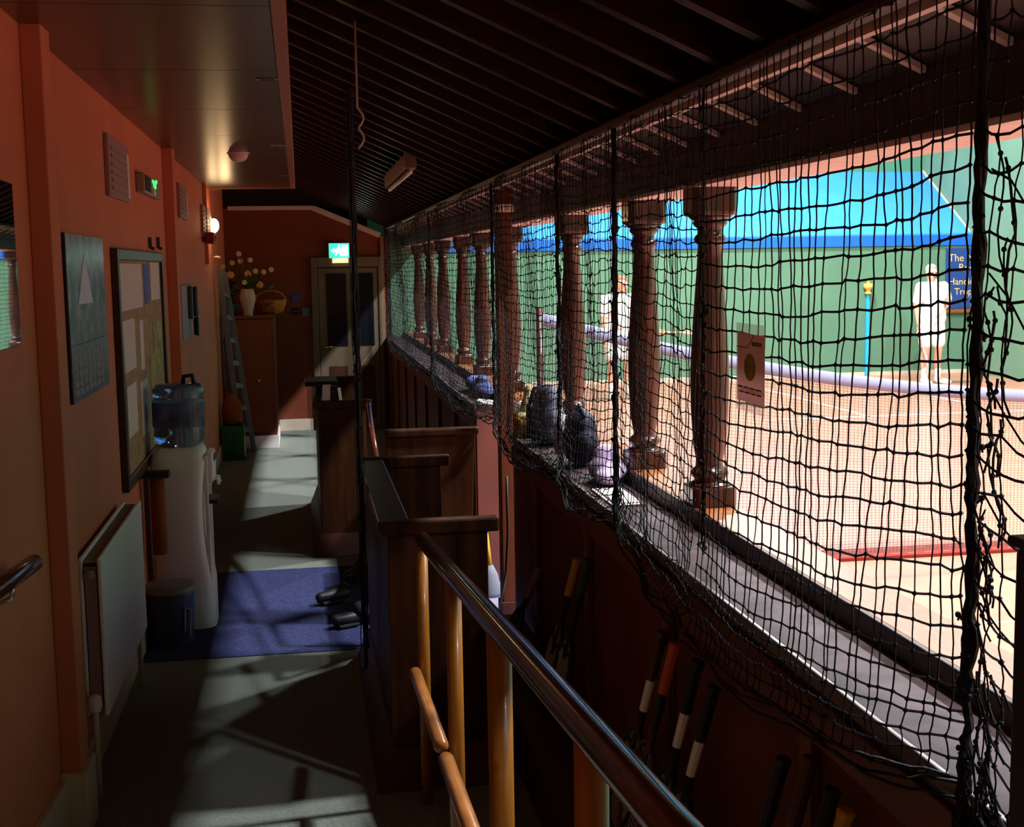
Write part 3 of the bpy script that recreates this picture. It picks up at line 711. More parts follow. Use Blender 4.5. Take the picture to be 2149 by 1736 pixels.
# ================================================================== LEFT WALL
YPI = at(110, 520, X=XL+.062).y; YP2 = at(370, 520, X=XL+.062).y
def pilaster(y0, y1, xf, z0):
    p = struct(MB().box(XL, xf, y0, y1, z0, ZC).build('pilaster', M['terra'], bevel=0.004), 'terracotta wall pier')
    return p
yp = YPI
pl = pilaster(yp, yp+0.14, XL+0.062, 0.0)
tag(MB().box(XL, XL+0.080, yp-0.02, yp+0.16, 0.0, 0.22).build('plinth', M['cream'], pl, bevel=0.004), 'cream plinth')
pl2 = pilaster(YP2, YP2+.14, XL+0.062, 0.0)
struct(MB().hexa([(XL,-3,.59),(XL+.018,-3,.59),(XL+.018,yp-.02,.045),(XL,yp-.02,.045),(XL,-3,.73),(XL+.018,-3,.73),(XL+.018,yp-.02,.20),(XL,yp-.02,.20)]).build('baseboard_left', M['cream']))
struct(MB().box(XL, XL+.018, yp+.16, 12.9, 0, .14).build('baseboard_left.001', M['cream'], bevel=0.004))
struct(MB().box(-.27, .1, YE-.02, YE, 0, .13).build('baseboard_end', M['cream'], bevel=0.004))
# handrail on the left wall
hr = thing('wall_handrail', (XL+.07, 2.9, .9), 'short dark wooden handrail on a bracket on the left wall beside the pier', 'handrail')
a = at(76, 1178, X=XL+.075); b = at(-160, 1345, X=XL+.075)
MB().tube([a, a*.97+b*.03, b], [.014,.024,.024], 12).build('rail', M['rail'], hr, smooth=True)
c = a*.72+b*.28
MB().tube([c+Vector((0,0,-.02)), c+Vector((-.005,0,-.05)), c+Vector((-.035,0,-.062)), c+Vector((-.072,0,-.055))], .006, 8).build('bracket', M['steel'], hr, smooth=True)
# glazed picture reflecting the court
a = at(-60, 385, X=XL+.012); b = at(46, 726, X=XL+.02)
g = thing('glazed_picture', (XL, (a.y+b.y)/2, b.z), 'dark glazed picture at the left frame edge reflecting the green court', 'picture')
zt_ = at(40, 388, X=XL+.02).z
MB().box(XL+.001, XL+.016, 2.75, b.y, b.z, zt_).build('backing', M['frame'], g, bevel=0.002)
MB().box(XL+.0165, XL+.020, 2.76, b.y-.004, b.z+.004, zt_-.004).build('glass', M['mirror'], g)
# calendar poster
a = at(135, 488, X=XL+.012); b = at(214, 495, X=XL+.012); c = at(150, 853, X=XL+.012)
g = thing('wall_calendar', (XL, (a.y+b.y)/2, c.z), 'glossy blue grey picture calendar between the first pier and the notice board', 'calendar')
MB().box(XL+.002, XL+.010, a.y, b.y, c.z, a.z).build('backing_sheet', M['dark'], g, bevel=0.001)
zm = c.z+(a.z-c.z)*.34
MB().box(XL+.0105, XL+.0125, a.y+.005, b.y, zm, a.z).build('picture', M['poster'], g)
MB().box(XL+.0105, XL+.0130, a.y+.005, b.y, c.z, zm-.003).build('date_page', M['poster_light'], g)
tr_ = [(XL+.0132, a.y+.20, zm+.14), (XL+.0132, a.y+.62*(b.y-a.y), zm+.14), (XL+.0132, a.y+.44*(b.y-a.y), a.z-.06)]
MB().prism(tr_, (.0006,0,0)).build('printed_sail', M['line'], g)
mb = MB()
for r_ in range(5):
    for c_ in range(7):
        mb.box(XL+.0131, XL+.0136, a.y+.05+c_*.10, a.y+.12+c_*.10, c.z+.02+r_*.032, c.z+.042+r_*.032)
mb.build('printed_dates', M['greywall'], g)
# high vents
def vent(u0, u1, v0, v1, label):
    a = at(u0, v0, X=XL); b = at(u1, v1, X=XL); c = at(u0, v1, X=XL)
    t = thing('air_vent', (XL, (a.y+b.y)/2, c.z), label, 'vent', 'high grilles on the left wall')
    MB().box(XL, XL+.02, a.y, b.y, c.z, a.z).build('cover', M['niche'], t, bevel=0.004)
    k = 0
    for k in range(6):
        z = c.z+(a.z-c.z)*(.12+.13*k); MB().box(XL+.02, XL+.026, a.y+.06, b.y-.10, z, z+.012).build('slat', M['niche'], t)
    tag(MB().box(XL+.02, XL+.024, b.y-.09, b.y-.02, c.z+.02, a.z-.04).build('side_plate', M['paper'], t), 'paler side plate')
vent(215, 264, 279, 408, 'nearest square grille high on the left wall above the calendar')
vent(370, 388, 383, 455, 'second grille high on the left wall just past the second pier')
vent(420, 438, 429, 495, 'farthest grille high on the left wall near the wall lamp')
# emergency light with green lamps
a = at(296, 362, X=XL+.03); b = at(331, 408, X=XL+.03); c = at(296, 402, X=XL+.03)
t = thing('emergency_light', (XL, (a.y+b.y)/2, c.z), 'small wall box with green glowing indicator beside the nearest grille', 'light')
MB().box(XL, XL+.045, a.y, b.y, c.z, a.z).build('housing', M['greywall'], t, bevel=0.008)
MB().box(XL+.045, XL+.048, a.y+.02, a.y+.35*(b.y-a.y), c.z+.01, a.z-.01).build('face_plate', M['dark'], t)
mb = MB()
for dy, dz in ((.50,.78),(.64,.72),(.56,.60),(.70,.86),(.62,.52)):
    mb.ell((XL+.048, a.y+dy*(b.y-a.y), c.z+dz*(a.z-c.z)), .006, .022, .010, 8, 6)
mb.build('indicator', M['led'], t)
MB().ell((XL+.046, a.y+.6*(b.y-a.y), c.z+.2*(a.z-c.z)), .006, .03, .014, 8, 6).build('lens', M['plastic'], t, smooth=True)
# notice board
a = at(240, 521, X=XL+.02); b = at(337, 528, X=XL+.02); c = at(264, 1038, X=XL+.02)
y0, y1, z0, z1 = a.y, b.y, c.z, a.z
nbd = thing('notice_board', (XL, (y0+y1)/2, z0), 'tall framed notice board with pinned papers on the left wall behind the radiator', 'notice board')
MB().box(XL+.002, XL+.016, y0+.03, y1-.03, z0+.03, z1-.03).build('cork_panel', M['cork'], nbd)
for (p0, p1, q0_, q1_) in ((y0, y0+.055, z0, z1), (y1-.055, y1, z0, z1), (y0+.055, y1-.055, z0, z0+.05), (y0+.055, y1-.055, z1-.05, z1)):
    MB().box(XL+.001, XL+.032, p0, p1, q0_, q1_).build('frame_rail', M['frame'], nbd, bevel=0.004)
def sheet(f0, f1, g0, g1, m, nm='paper', lab=None):
    o = MB().box(XL+.0165, XL+.0185, y0+(y1-y0)*f0, y0+(y1-y0)*f1, z1-(z1-z0)*g1, z1-(z1-z0)*g0).build(nm, m, nbd)
    if lab: o['label'] = lab
sheet(.05,.50,.06,.26,M['paper']); sheet(.55,.66,.06,.25,M['paper_b'],'leaflet','dark blue leaflet'); sheet(.70,.93,.05,.24,M['paper'])
sheet(.08,.30,.30,.52,M['paper']); sheet(.40,.48,.32,.55,M['paper']); sheet(.72,.94,.34,.62,M['paper_g'],'leaflet','yellow green leaflet'); sheet(.36,.52,.60,.85,M['paper']); sheet(.60,.72,.50,.80,M['paper_g'],'leaflet','yellow green leaflet'); sheet(.1,.28,.58,.8,M['paper'])
# two hooks over the board
for u in (314, 331):
    a = at(u, 498, X=XL+.01); b = at(u+2, 523, X=XL+.01)
    tag(MB().tube([(XL+.012,a.y,a.z),(XL+.012,a.y,b.z+.01),(XL+.03,a.y,b.z)], .010, 8).build('coat_hook', M['frame']), 'dark peg on the wall above the notice board, the '+('nearer' if u == 314 else 'farther')+' of two', 'hook', 'two pegs above the notice board')
# radiator
ya, yb = 4.47, 5.60; zt2, zb2 = .83, .275
rd_ = thing('radiator', (XL+.07, (ya+yb)/2, zb2), 'white double panel radiator under the notice board', 'radiator')
MB().box(XL+.085, XL+.100, ya, yb, zb2, zt2).build('front_panel', M['radiator'], rd_, bevel=0.005)
MB().box(XL+.022, XL+.036, ya+.01, yb-.01, zb2, zt2).build('back_panel', M['radiator'], rd_, bevel=0.005)
MB().box(XL+.040, XL+.080, ya+.012, ya+.018, zb2+.03, zt2-.03).build('end_cover', M['niche'], rd_, bevel=0.002)
mb = MB(); yy = ya+.02
while yy < yb-.02: mb.box(XL+.038, XL+.083, yy, yy+.006, zb2+.04, zt2-.02); yy += .03
mb.build('fins', M['rad_dark'], rd_)
mb = MB(); yy = ya+.02
while yy < yb-.02: mb.box(XL+.036, XL+.085, yy, yy+.012, zt2-.018, zt2-.010); yy += .028
mb.build('top_grille', M['niche'], rd_)
MB().tube([(XL+.06, ya-.03, zt2-.055),(XL+.06, ya+.03, zt2-.055)], .018, 12).build('air_valve', M['niche'], rd_, smooth=True)
MB().tube([(XL+.06, ya+.03, zb2+.03),(XL+.06, ya-.03, zb2+.03),(XL+.06, ya-.035, zb2-.0),(XL+.06, ya-.035, 0.0)], .011, 10).build('feed_pipe', M['cream'], rd_, smooth=True)
MB().tube([(XL+.06, yb-.01, zb2+.03),(XL+.06, yb+.035, zb2+.03),(XL+.06, yb+.035, 0.0)], .011, 10).build('return_pipe', M['cream'], rd_, smooth=True)
MB().lathe([(.018,0),(.024,.02),(.022,.05),(.012,.06)], (XL+.06, ya-.035, zb2+.03), 14).build('valve_knob', M['plastic'], rd_, smooth=True)
for yy in (ya+.2, yb-.2): MB().box(XL+.001, XL+.024, yy, yy+.03, zb2+.1, zt2-.1).build('wall_bracket', M['steel'], rd_)
# water cooler
cx, cy_ = -.625, 6.64
wc = thing('water_cooler', (cx, cy_, 0), 'white freestanding water cooler beside the notice board', 'water cooler')
def cooler(u, v):
    z = .92*v; k = (1-.10*math.sin(math.pi*min(1, v*1.02))) if v > .02 else 1
    hx = .150*(1.0 if v < .25 else 1.0-.14*math.sin(math.pi*(v-.25)/.75)); hy = .150
    if v > .93: s_ = 1-(v-.93)/.07*.25; hx *= s_; hy *= s_
    a_ = 2*math.pi*u; ca, sa = math.cos(a_), math.sin(a_); p_ = 5.0
    f_ = (abs(ca)**p_+abs(sa)**p_)**(-1/p_)
    return (cx+hx*f_*ca + (.0 if v < .25 else -.012*math.sin(math.pi*(v-.25)/.75)), cy_+hy*f_*sa, z)
mb = MB().grid(cooler, 40, 24)
tb = len(mb.v); mb.v.append((cx, cy_, .92)); 
mb.f += [((i)*25+24, (i+1)*25+24, tb) for i in range(40)]
mb.build('cabinet', M['plastic'], wc, smooth=True)
chd = MB().box(cx+.125, cx+.165, cy_-.11, cy_+.11, .74, .89).build('control_head', M['plastic'], wc, bevel=0.012)
MB().box(cx+.118, cx+.138, cy_-.120, cy_-.108, .15, .88).box(cx+.118, cx+.138, cy_+.108, cy_+.120, .15, .88).build('side_moulding', M['plastic'], wc, bevel=0.004)
MB().ell((cx+.166, cy_-.04, .86), .008, .018, .02, 10, 6).build('cold_button', M['bluebtn'], chd, smooth=True)
MB().ell((cx+.166, cy_+.04, .86), .008, .018, .02, 10, 6).build('hot_button', M['redbtn'], chd, smooth=True)
for q_ in (-.04, .04):
    tp_ = MB().tube([(cx+.15, cy_+q_, .75),(cx+.18, cy_+q_, .75),(cx+.185, cy_+q_, .72)], .009, 8).build('tap', M['plastic'], chd, smooth=True)
MB().box(cx+.12, cx+.180, cy_-.09, cy_+.09, .630, .650).build('drip_tray', M['dark'], wc, bevel=0.003)
MB().box(cx-.13, cx+.13, cy_-.13, cy_+.13, .0, .02).build('foot', M['grey'], wc)
bc = cx+.0
bt = MB().lathe([(.02,0),(.032,.0),(.034,.02),(.10,.035),(.125,.06),(.128,.09),(.124,.11),(.128,.13),(.128,.17),(.124,.185),(.128,.20),(.128,.26),(.122,.275),(.127,.29),(.126,.32),(.108,.345),(.02,.35)], (bc, cy_, .888), 32).build('bottle', M['bottle'], wc, smooth=True)
tag(bt, 'blue transparent water bottle')
MB().lathe([(.1295,.135),(.1300,.14),(.1300,.255),(.1295,.26)], (bc, cy_, .888), 32).build('bottle_label', mat('bottle_label', (0.10,0.11,0.22), 0.4, 0.4, nscale=12, namt=0.4), bt)
MB().tube([(bc+.03, cy_-.03, 1.235),(bc+.035, cy_-.03, 1.273),(bc+.075, cy_-.03, 1.278),(bc+.085, cy_-.03, 1.235)], .012, 10).build('carry_handle', M['dark'], bt, smooth=True)
# cup dispenser and stick behind the cooler
cpd = thing('cup_dispenser', (XL+.08, 6.75, .62), 'orange brown cup tube fixed to the wall behind the water cooler', 'dispenser')
MB().tube([(XL+.08,6.40,.42),(XL+.08,6.40,.80)], .035, 14).build('tube', M['orange'], cpd, smooth=True)
MB().box(XL+.0, XL+.14, 6.36, 6.44, .80, .83).build('bracket', M['dark'], cpd, bevel=.004)
# bucket
bx_, by_ = -.67, 6.28
bk = thing('lidded_bucket', (bx_, by_, 0), 'dark blue plastic bucket with grey lid standing before the water cooler', 'bucket')
MB().lathe([(.098,0),(.102,.01),(.118,.25),(.120,.262)], (bx_, by_, 0), 28).build('tub', M['bucket'], bk, smooth=True)
MB().lathe([(.120,.0),(.128,.004),(.128,.022),(.118,.034),(.10,.036),(.02,.036)], (bx_, by_, .262), 28).build('lid', M['bucket_lid'], bk, smooth=True)
MB().tube([(bx_+.09, by_-.075, .05),(bx_+.10, by_-.072, .18),(bx_+.075, by_-.095, .20),(bx_+.07, by_-.092, .08)], .006, 6).build('side_handle', M['bucket_lid'], bk)
# telephone
a = at(381, 600, X=XL+.02); b = at(398, 716, X=XL+.02)
yA, yB = at(380,600,X=XL+.02).y, at(409,600,X=XL+.05).y; zA_, zB_ = at(400,598,X=XL+.05).z, at(400,672,X=XL+.05).z
tp = thing('wall_telephone', (XL, (yA+yB)/2, zB_), 'dark wall telephone with hanging cord right of the second pier', 'telephone')
MB().box(XL, XL+.02, yA, yB, zB_-.13, zA_).build('backboard', M['greywall'], tp, bevel=.003)
MB().box(XL+.02, XL+.055, yB-.30, yB-.02, zB_, zA_-.01).build('body', M['slate'], tp, bevel=.01)
MB().capsule((XL+.07, yB-.24, zA_-.03), .018, (XL+.07, yB-.24, zB_+.03), .018, 10).build('handset', M['slate'], tp, smooth=True)
pts = [(XL+.06+.012*math.cos(i*1.3), yB-.15+.012*math.sin(i*1.3), zB_-.002*i) for i in range(60)]
MB().tube(pts, .009, 6).build('coiled_cord', M['dark'], tp, smooth=True)
# conduit, alarm box, sensor, sconce lamp
yl = 11.5
tag(MB().box(XL, XL+.03, yl, yl+.05, 1.85, ZC).build('conduit', M['terra'], bevel=.004), 'painted vertical conduit on the left wall above the red box', 'conduit')
al = thing('alarm_box', (XL+.03, yl, 2.02), 'small dark red alarm box on the conduit under the wall lamp', 'alarm')
zt3, zb3 = at(445, 491, X=XL+.05).z, at(445, 513, X=XL+.05).z
MB().box(XL+.03, XL+.10, yl-.32, yl+.04, zb3, zt3).build('housing', M['red'], al, bevel=.006)
MB().ell((XL+.10, yl-.14, (zt3+zb3)/2), .012, .03, .03, 10, 6).build('sounder', M['red'], al, smooth=True)
q = at(453, 541, X=XL+.05)
tag(MB().ell((q.x+.01, q.y, q.z), .035, .05, .018, 12, 8).build('movement_sensor', M['pinkwhite'], smooth=True), 'small white sensor below the alarm box on the left wall', 'sensor')
q = at(455, 473, X=XL+.07)
sc_ = thing('wall_lamp', (XL, q.y, q.z), 'glowing half round wall lamp at the far end of the left wall', 'lamp')
zt4, zb4 = at(455, 459, X=XL+.07).z, at(455, 488, X=XL+.07).z
MB().box(XL, XL+.02, q.y-.05, q.y+.05, zb4-.02, zt4+.02).build('back_plate', M['cream'], sc_, bevel=.004)
MB().ell((XL+.045, q.y, (zt4+zb4)/2), .045, .075, (zt4-zb4)/2, 16, 12).build('glass_shade', M['lampglass'], sc_, smooth=True)
point('sconce_light', (XL+.16, q.y-.05, (zt4+zb4)/2+.02), 3.0, 0.05, (1.0, 0.62, 0.30))
# soffit fittings
q = at(500, 326, Z=ZC-.02)
sd_ = thing('smoke_detector', (q.x, q.y, ZC-.04), 'round pinkish smoke detector on the soffit', 'smoke detector')
MB().lathe([(.012,-.062),(.034,-.056),(.050,-.044),(.060,-.026),(.064,-.008)], (q.x, q.y, ZC), 24).build('body', M['pinkwhite'], sd_, smooth=True)
MB().lathe([(.072,-.010),(.072,-.0061)], (q.x, q.y, ZC), 24).build('base_ring', M['plastic'], sd_)
for u, v, lb in ((562,167,'nearest recessed steel spotlight ring in the soffit'),(585,307,'middle recessed steel spotlight ring in the soffit beyond the smoke detector'),(597,369,'farthest recessed steel spotlight ring near the end of the soffit')):
    q = at(u, v, Z=ZC-.008); s_ = thing('spotlight', (q.x, q.y, ZC), lb, 'light', 'recessed spotlights in the soffit')
    MB().lathe([(.044,-.0085),(.040,-.009),(.036,-.0065),(.046,-.0065)], (q.x, q.y, ZC), 20).build('trim_ring', M['steel'], s_, smooth=True)
    MB().lathe([(.034,-.009),(.034,-.0065)], (q.x, q.y, ZC), 16).build('lamp_face', M['dark'], s_)

# ================================================================== FAR END
# built-in cupboard
cb = thing('cupboard', (-.53, 13.2, 0), 'terracotta painted cupboard with white plinth carrying the flower vase', 'cupboard')
zc_ = at(530, 664, Y=13.15).z
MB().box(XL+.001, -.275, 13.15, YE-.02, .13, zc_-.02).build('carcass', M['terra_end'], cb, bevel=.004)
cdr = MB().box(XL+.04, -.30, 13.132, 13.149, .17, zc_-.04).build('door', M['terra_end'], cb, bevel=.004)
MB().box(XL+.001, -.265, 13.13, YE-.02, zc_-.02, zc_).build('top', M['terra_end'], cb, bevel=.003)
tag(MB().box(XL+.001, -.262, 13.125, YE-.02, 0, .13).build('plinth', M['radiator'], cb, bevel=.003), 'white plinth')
q = at(543, 799, Y=13.12); MB().ell((q.x, 13.12, q.z), .018, .018, .018, 12, 8).build('door_knob', M['brass'], cdr, smooth=True)
# vase of flowers
q = at(521, 662, Y=13.3); vx, vz = q.x, zc_
vs_ = thing('flower_vase', (vx, 13.3, vz), 'cream vase of pale flowers on top of the cupboard', 'vase')
MB().lathe([(.045,0),(.050,.01),(.048,.04),(.062,.09),(.078,.16),(.080,.20),(.070,.24),(.060,.255),(.066,.27)], (vx, 13.3, vz), 24).build('vase', M['vase'], vs_, smooth=True)
fl_ = [(501,533,0),(487,552,0),(484,577,1),(525,546,0),(504,548,0),(536,569,0),(553,571,0),(569,566,0),(513,593,0),(545,598,1),(467,560,0),(475,615,0),(520,575,1)]
for i, (u, v, kk) in enumerate(fl_):
    q = at(u, v, Y=13.3+.07*math.sin(i*2.1)); r = .030 if kk == 0 else .040
    base_ = Vector((vx, 13.3, vz+.26)); 
    stm = MB().tube([base_, base_*.5+q*.5+Vector((0,0,.04)), q], .004, 5).build('stem', M['leaf'], vs_)
    mb = MB()
    for k in range(6):
        an = k*math.pi/3+i; d_ = Vector((math.cos(an), -.4, math.sin(an)))
        mb.ell(q+d_*r*.45, r*.5, r*.35, r*.5, 8, 5)
    mb.ell(q, r*.5, r*.5, r*.6, 8, 5)
    mb.build('bloom', M['petal2'] if kk else M['petal'], stm, smooth=True)
mb = MB(); rd = random.Random(3)
for k in range(46):
    an = rd.uniform(0, math.pi); r_ = rd.uniform(.08,.27); c = Vector((vx+r_*math.cos(an), 13.3+rd.uniform(-.08,.08), vz+.24+r_*math.sin(an)*1.1))
    d_ = Vector((rd.uniform(-1,1), rd.uniform(-.5,.5), rd.uniform(-.3,1))).normalized()*rd.uniform(.03,.06); s2 = d_.cross(Vector((0,1,.2))).normalized()*.014
    mb.v += [tuple(c), tuple(c+d_*.5+s2), tuple(c+d_), tuple(c+d_*.5-s2)]; n = len(mb.v)-4; mb.f.append((n,n+1,n+2,n+3))
tag(mb.build('foliage', M['leaf'], vs_), kind='stuff')
# green pot plant + basket
q = at(487, 660, Y=13.32)
gp = thing('potted_plant', (q.x, 13.34, zc_), 'small dark green potted plant left of the cream vase', 'plant')
MB().lathe([(.05,0),(.065,.10),(.068,.12)], (q.x, 13.34, zc_), 18).build('pot', mat('green_pot', (0.02,0.09,0.07), 0.4), gp, smooth=True)
mb = MB()
for k in range(60):
    an = rd.uniform(0,6.28); r_ = rd.uniform(.02,.09); c = Vector((q.x+r_*math.cos(an)*.9, 13.34+r_*math.sin(an)*.5, zc_+.12+rd.uniform(0,.22)))
    d_ = Vector((math.cos(an), math.sin(an), rd.uniform(.1,1))).normalized()*.06; s2 = d_.cross(Vector((0,0,1))).normalized()*.018
    mb.v += [tuple(c), tuple(c+d_*.5+s2), tuple(c+d_), tuple(c+d_*.5-s2)]; n = len(mb.v)-4; mb.f.append((n,n+1,n+2,n+3))
tag(mb.build('foliage', M['leaf'], gp), kind='stuff')
q = at(568, 661, Y=13.9)
bs = thing('wicker_basket', (q.x, 13.9, zc_), 'orange brown wicker basket with a hoop handle right of the vase', 'basket')
MB().lathe([(.10,0),(.14,.03),(.165,.10),(.170,.14),(.160,.145)], (q.x, 13.9, zc_), 26).build('bowl', M['basket'], bs, smooth=True)
MB().tube([(q.x+.16*math.cos(k*math.pi/12), 13.9, zc_+.13+.11*math.sin(k*math.pi/12)) for k in range(13)], .012, 8).build('hoop_handle', M['basket'], bs, smooth=True)
# ladder
ld = thing('stepladder', (-.55, 12.75, 0), 'folded aluminium stepladder leaning on the left wall before the cupboard', 'ladder')
def lp(u, v, Y_): return at(u, v, Y=Y_)
A0, A1 = at(459, 565, Y=12.45), at(508, 946, Y=12.75); B0, B1 = at(470, 572, Y=12.55), at(533, 940, Y=12.92)
A1.z = B1.z = 0.015
for s_ in ((A0, A1), (B0, B1)): MB().beam(s_[0], s_[1], .022, .05, (1,0,0)).build('stile', M['alu'], ld, bevel=.002)
for k in range(1, 8):
    f_ = k/8; MB().beam(A0.lerp(A1, f_), B0.lerp(B1, f_), .05, .018, (1,0,.3)).build('rung', M['alu'], ld, bevel=.002)
C0, C1 = A0+Vector((-.0,.06,-.05)), A1+Vector((-.13,.06,0))
MB().tube([C0, C1], .010, 8).tube([B0+Vector((0,.04,-.05)), B1+Vector((-.13,.03,0))], .010, 8).build('rear_frame', M['alu'], ld, smooth=True)
# crate and orange bag
cr_ = thing('storage_crate', (-.68, 12.55, 0), 'green plastic crate on the floor behind the ladder foot', 'crate')
mb = MB().box(-.785, -.57, 12.35, 12.37, .0, .33).box(-.785, -.57, 12.63, 12.65, 0, .33).box(-.785, -.765, 12.37, 12.63, 0, .33).box(-.59, -.57, 12.37, 12.63, 0, .33).box(-.765, -.59, 12.37, 12.63, 0, .02)
mb.build('body', M['crate'], cr_, bevel=.004)
for k in range(4): MB().box(-.765+.05*k, -.740+.05*k, 12.344, 12.349, .05, .26).build('rib', M['crate'], cr_)
tag(MB().lathe([(.07,0),(.095,.03),(.10,.14),(.085,.22),(.04,.27),(.02,.29)], (-.68, 12.5, .325), 18).build('cloth_bag', M['orange'], smooth=True), 'orange cloth bag resting in the green crate', 'bag')
# end door
dr = struct(MB().box(.20, .855, YE-.045, YE-.010, .01, 1.80).build('door_1', M['door'], bevel=.003))
for (x0, x1) in ((at(686,650,Y=YE).x, at(728,650,Y=YE).x), (at(738,650,Y=YE).x, at(784,650,Y=YE).x)):
    MB().box(x0, x1, YE-.055, YE-.044, at(700,726,Y=YE).z, at(700,574,Y=YE).z).build('glass_pane', M['doorglass'], dr, bevel=.002)
    MB().box(x0+.01, x1-.01, YE-.055, YE-.044, .12, at(700,768,Y=YE).z).build('lower_panel', M['frame'], dr, bevel=.004)
MB().tube([(.24, YE-.05, .93),(.24, YE-.09, .93),(.34, YE-.09, .93)], .010, 8).build('door_handle', M['brass'], dr, smooth=True)
MB().box(.125, .195, YE-.06, YE-.001, 0, 1.92).build('architrave', M['door'], dr, bevel=.004)
MB().box(.862, .905, YE-.06, YE-.001, 0, 1.92).build('architrave', M['door'], dr, bevel=.004)
MB().box(.197, .860, YE-.06, YE-.001, 1.81, 1.92).build('architrave_head', M['door'], dr, bevel=.004)
# exit sign
a = at(690, 511, Y=YE-.1); b = at(733, 541, Y=YE-.1)
ex = thing('exit_sign', ((a.x+b.x)/2, YE-.08, b.z), 'lit green exit sign over the end door', 'sign')
MB().box(a.x-.004, b.x+.004, YE-.085, YE-.005, b.z-.004, a.z+.004).build('housing', M['plastic'], ex, bevel=.004)
MB().box(a.x, b.x, YE-.093, YE-.086, b.z, a.z).build('green_face', M['exit_g'], ex)
w_, h_ = b.x-a.x, a.z-b.z
def ep(pts): return [(a.x+w_*u, YE-.0965, b.z+h_*v) for u, v in pts]
mb = MB().prism(ep([(.62,.12),(.94,.12),(.94,.88),(.62,.88)]), (0,.003,0))
mb.build('door_symbol', M['exit_w'], ex)
mb = MB().prism(ep([(.10,.50),(.26,.68),(.26,.57),(.38,.57),(.38,.43),(.26,.43),(.26,.32)]), (0,.003,0)); mb.build('arrow_symbol', M['exit_w'], ex)
mb = MB().ell((a.x+w_*.51, YE-.096, b.z+h_*.84), .011, .003, .012, 10, 6)
mb.prism(ep([(.44,.72),(.54,.76),(.60,.55),(.56,.38),(.63,.14),(.56,.12),(.48,.36),(.40,.30),(.34,.14),(.29,.18),(.36,.40),(.46,.48),(.46,.62),(.39,.55),(.35,.60)]), (0,.003,0)); mb.build('running_figure', M['exit_w'], ex)
MB().box(a.x+w_*.15, b.x-w_*.05, YE-.09, YE-.02, b.z-.055, b.z-.006).build('diffuser', M['exit_y'], ex, bevel=.004)
# small signs and switch on end wall
for u0, v0, u1, v1, m, nm, lb, ct in ((611,617,632,632,M['paper_b'],'wall_notice','small dark blue notice on the end wall left of the door','notice'),(613,646,628,660,M['dark'],'light_switch','small black switch below the blue notice on the end wall','switch'),(634,645,650,664,M['grey'],'keypad','grey keypad plate beside the end door','keypad')):
    a = at(u0, v0, Y=YE-.01); b = at(u1, v1, Y=YE-.01)
    t = thing(nm, ((a.x+b.x)/2, YE, b.z), lb, ct)
    MB().box(a.x, b.x, YE-.018, YE-.001, b.z, a.z).build('plate', m, t, bevel=.003)
    MB().box(a.x*.7+b.x*.3, a.x*.3+b.x*.7, YE-.022, YE-.018, b.z*.6+a.z*.4, b.z*.4+a.z*.6).build('face', M['grey'], t)
# unlit fluorescent fitting on the rafters, hanging chain
q0 = at(818, 358, X=.34); q1 = at(858, 300, X=.34)
ft_ = thing('strip_light', (.36, 8.6, 2.4), 'unlit pale strip light fixed under the rafters', 'light')
a = at(815, 352, Z=zr(.36)-.04); b = at(862, 300, Z=zr(.36)-.04)
xs = (a.x+b.x)/2
a.x = b.x = xs
MB().box(xs-.03, xs+.03, b.y, a.y, zr(xs)-.06, zr(xs)+.03).build('housing', mat('faded_fitting', (0.2,0.11,0.09), 0.4), ft_, bevel=.006)
MB().tube([(xs, b.y+.05, zr(xs)-.075),(xs, a.y-.05, zr(xs)-.075)], .013, 10).build('tube', M['plastic'], ft_, smooth=True)
q = at(752, 300, X=.20)
hk = thing('hanging_hook', (q.x, q.y, q.z), 'small pale S shaped hook hanging from a rafter', 'hook')
pts = [(q.x+.018*math.sin(i*.42)*(1 if i < 8 else -1), q.y, q.z+.11-.0085*i) for i in range(16)]
MB().tube([(q.x, q.y, zr(q.x)+.0)]+pts, .004, 6).build('hook', M['cream'], hk, smooth=True)

# ================================================================== MIDDLE THINGS
tag(MB().box(XL+.02, .94, 5.98, 7.72, .0005, .004).build('blue_runner', M['mat_blue'], bevel=.003), 'blue carpet strip lying across the corridor floor', 'carpet')
def pew(x0, x1, y0, y1, z1, label, moulding=True):
    t = thing('pew', ((x0+x1)/2, (y0+y1)/2, 0), label, 'pew', 'wooden pews along the corridor')
    MB().box(x0+.02, x1-.02, y0, y0+.035, .12, z1-.05).build('end_panel', M['pew'], t, bevel=.004)
    MB().box(x0+.02, x1-.02, y1-.035, y1, .12, z1-.05).build('end_panel', M['pew'], t, bevel=.004)
    MB().box(x0+.02, x0+.05, y0+.035, y1-.035, .12, z1-.05).build('back_board', M['pew'], t, bevel=.003)
    MB().box(x0+.05, x1-.02, y0+.035, y1-.035, .42, .46).build('seat', M['pew'], t, bevel=.004)
    MB().box(x0-.01, x0+.10, y0+.03, y1-.03, z1-.045, z1-.005).build('back_rail', M['frame'], t, bevel=.006)
    for yy in (y0-.012, y1-.045): MB().box(x0, x1+.02, yy, yy+.057, z1-.05, z1).build('cap', M['pew'], t, bevel=.008)
    MB().hexa([(x0-.04,y0-.05,.002),(x1+.01,y0-.05,.002),(x1+.01,y1+.03,.002),(x0-.04,y1+.03,.002),(x0+.015,y0-.005,.14),(x1-.01,y0-.005,.14),(x1-.01,y1,.14),(x0+.015,y1,.14)]).build('plinth', M['skirt'], t, bevel=.003)
    return t
pew(.245, .63, 4.32, 5.85, .94, 'nearer wooden pew with panelled end at the foot of the handrail')
pew(.065, .40, 8.05, 9.9, .98, 'farther wooden pew with papers on its cap, behind the hanging net')
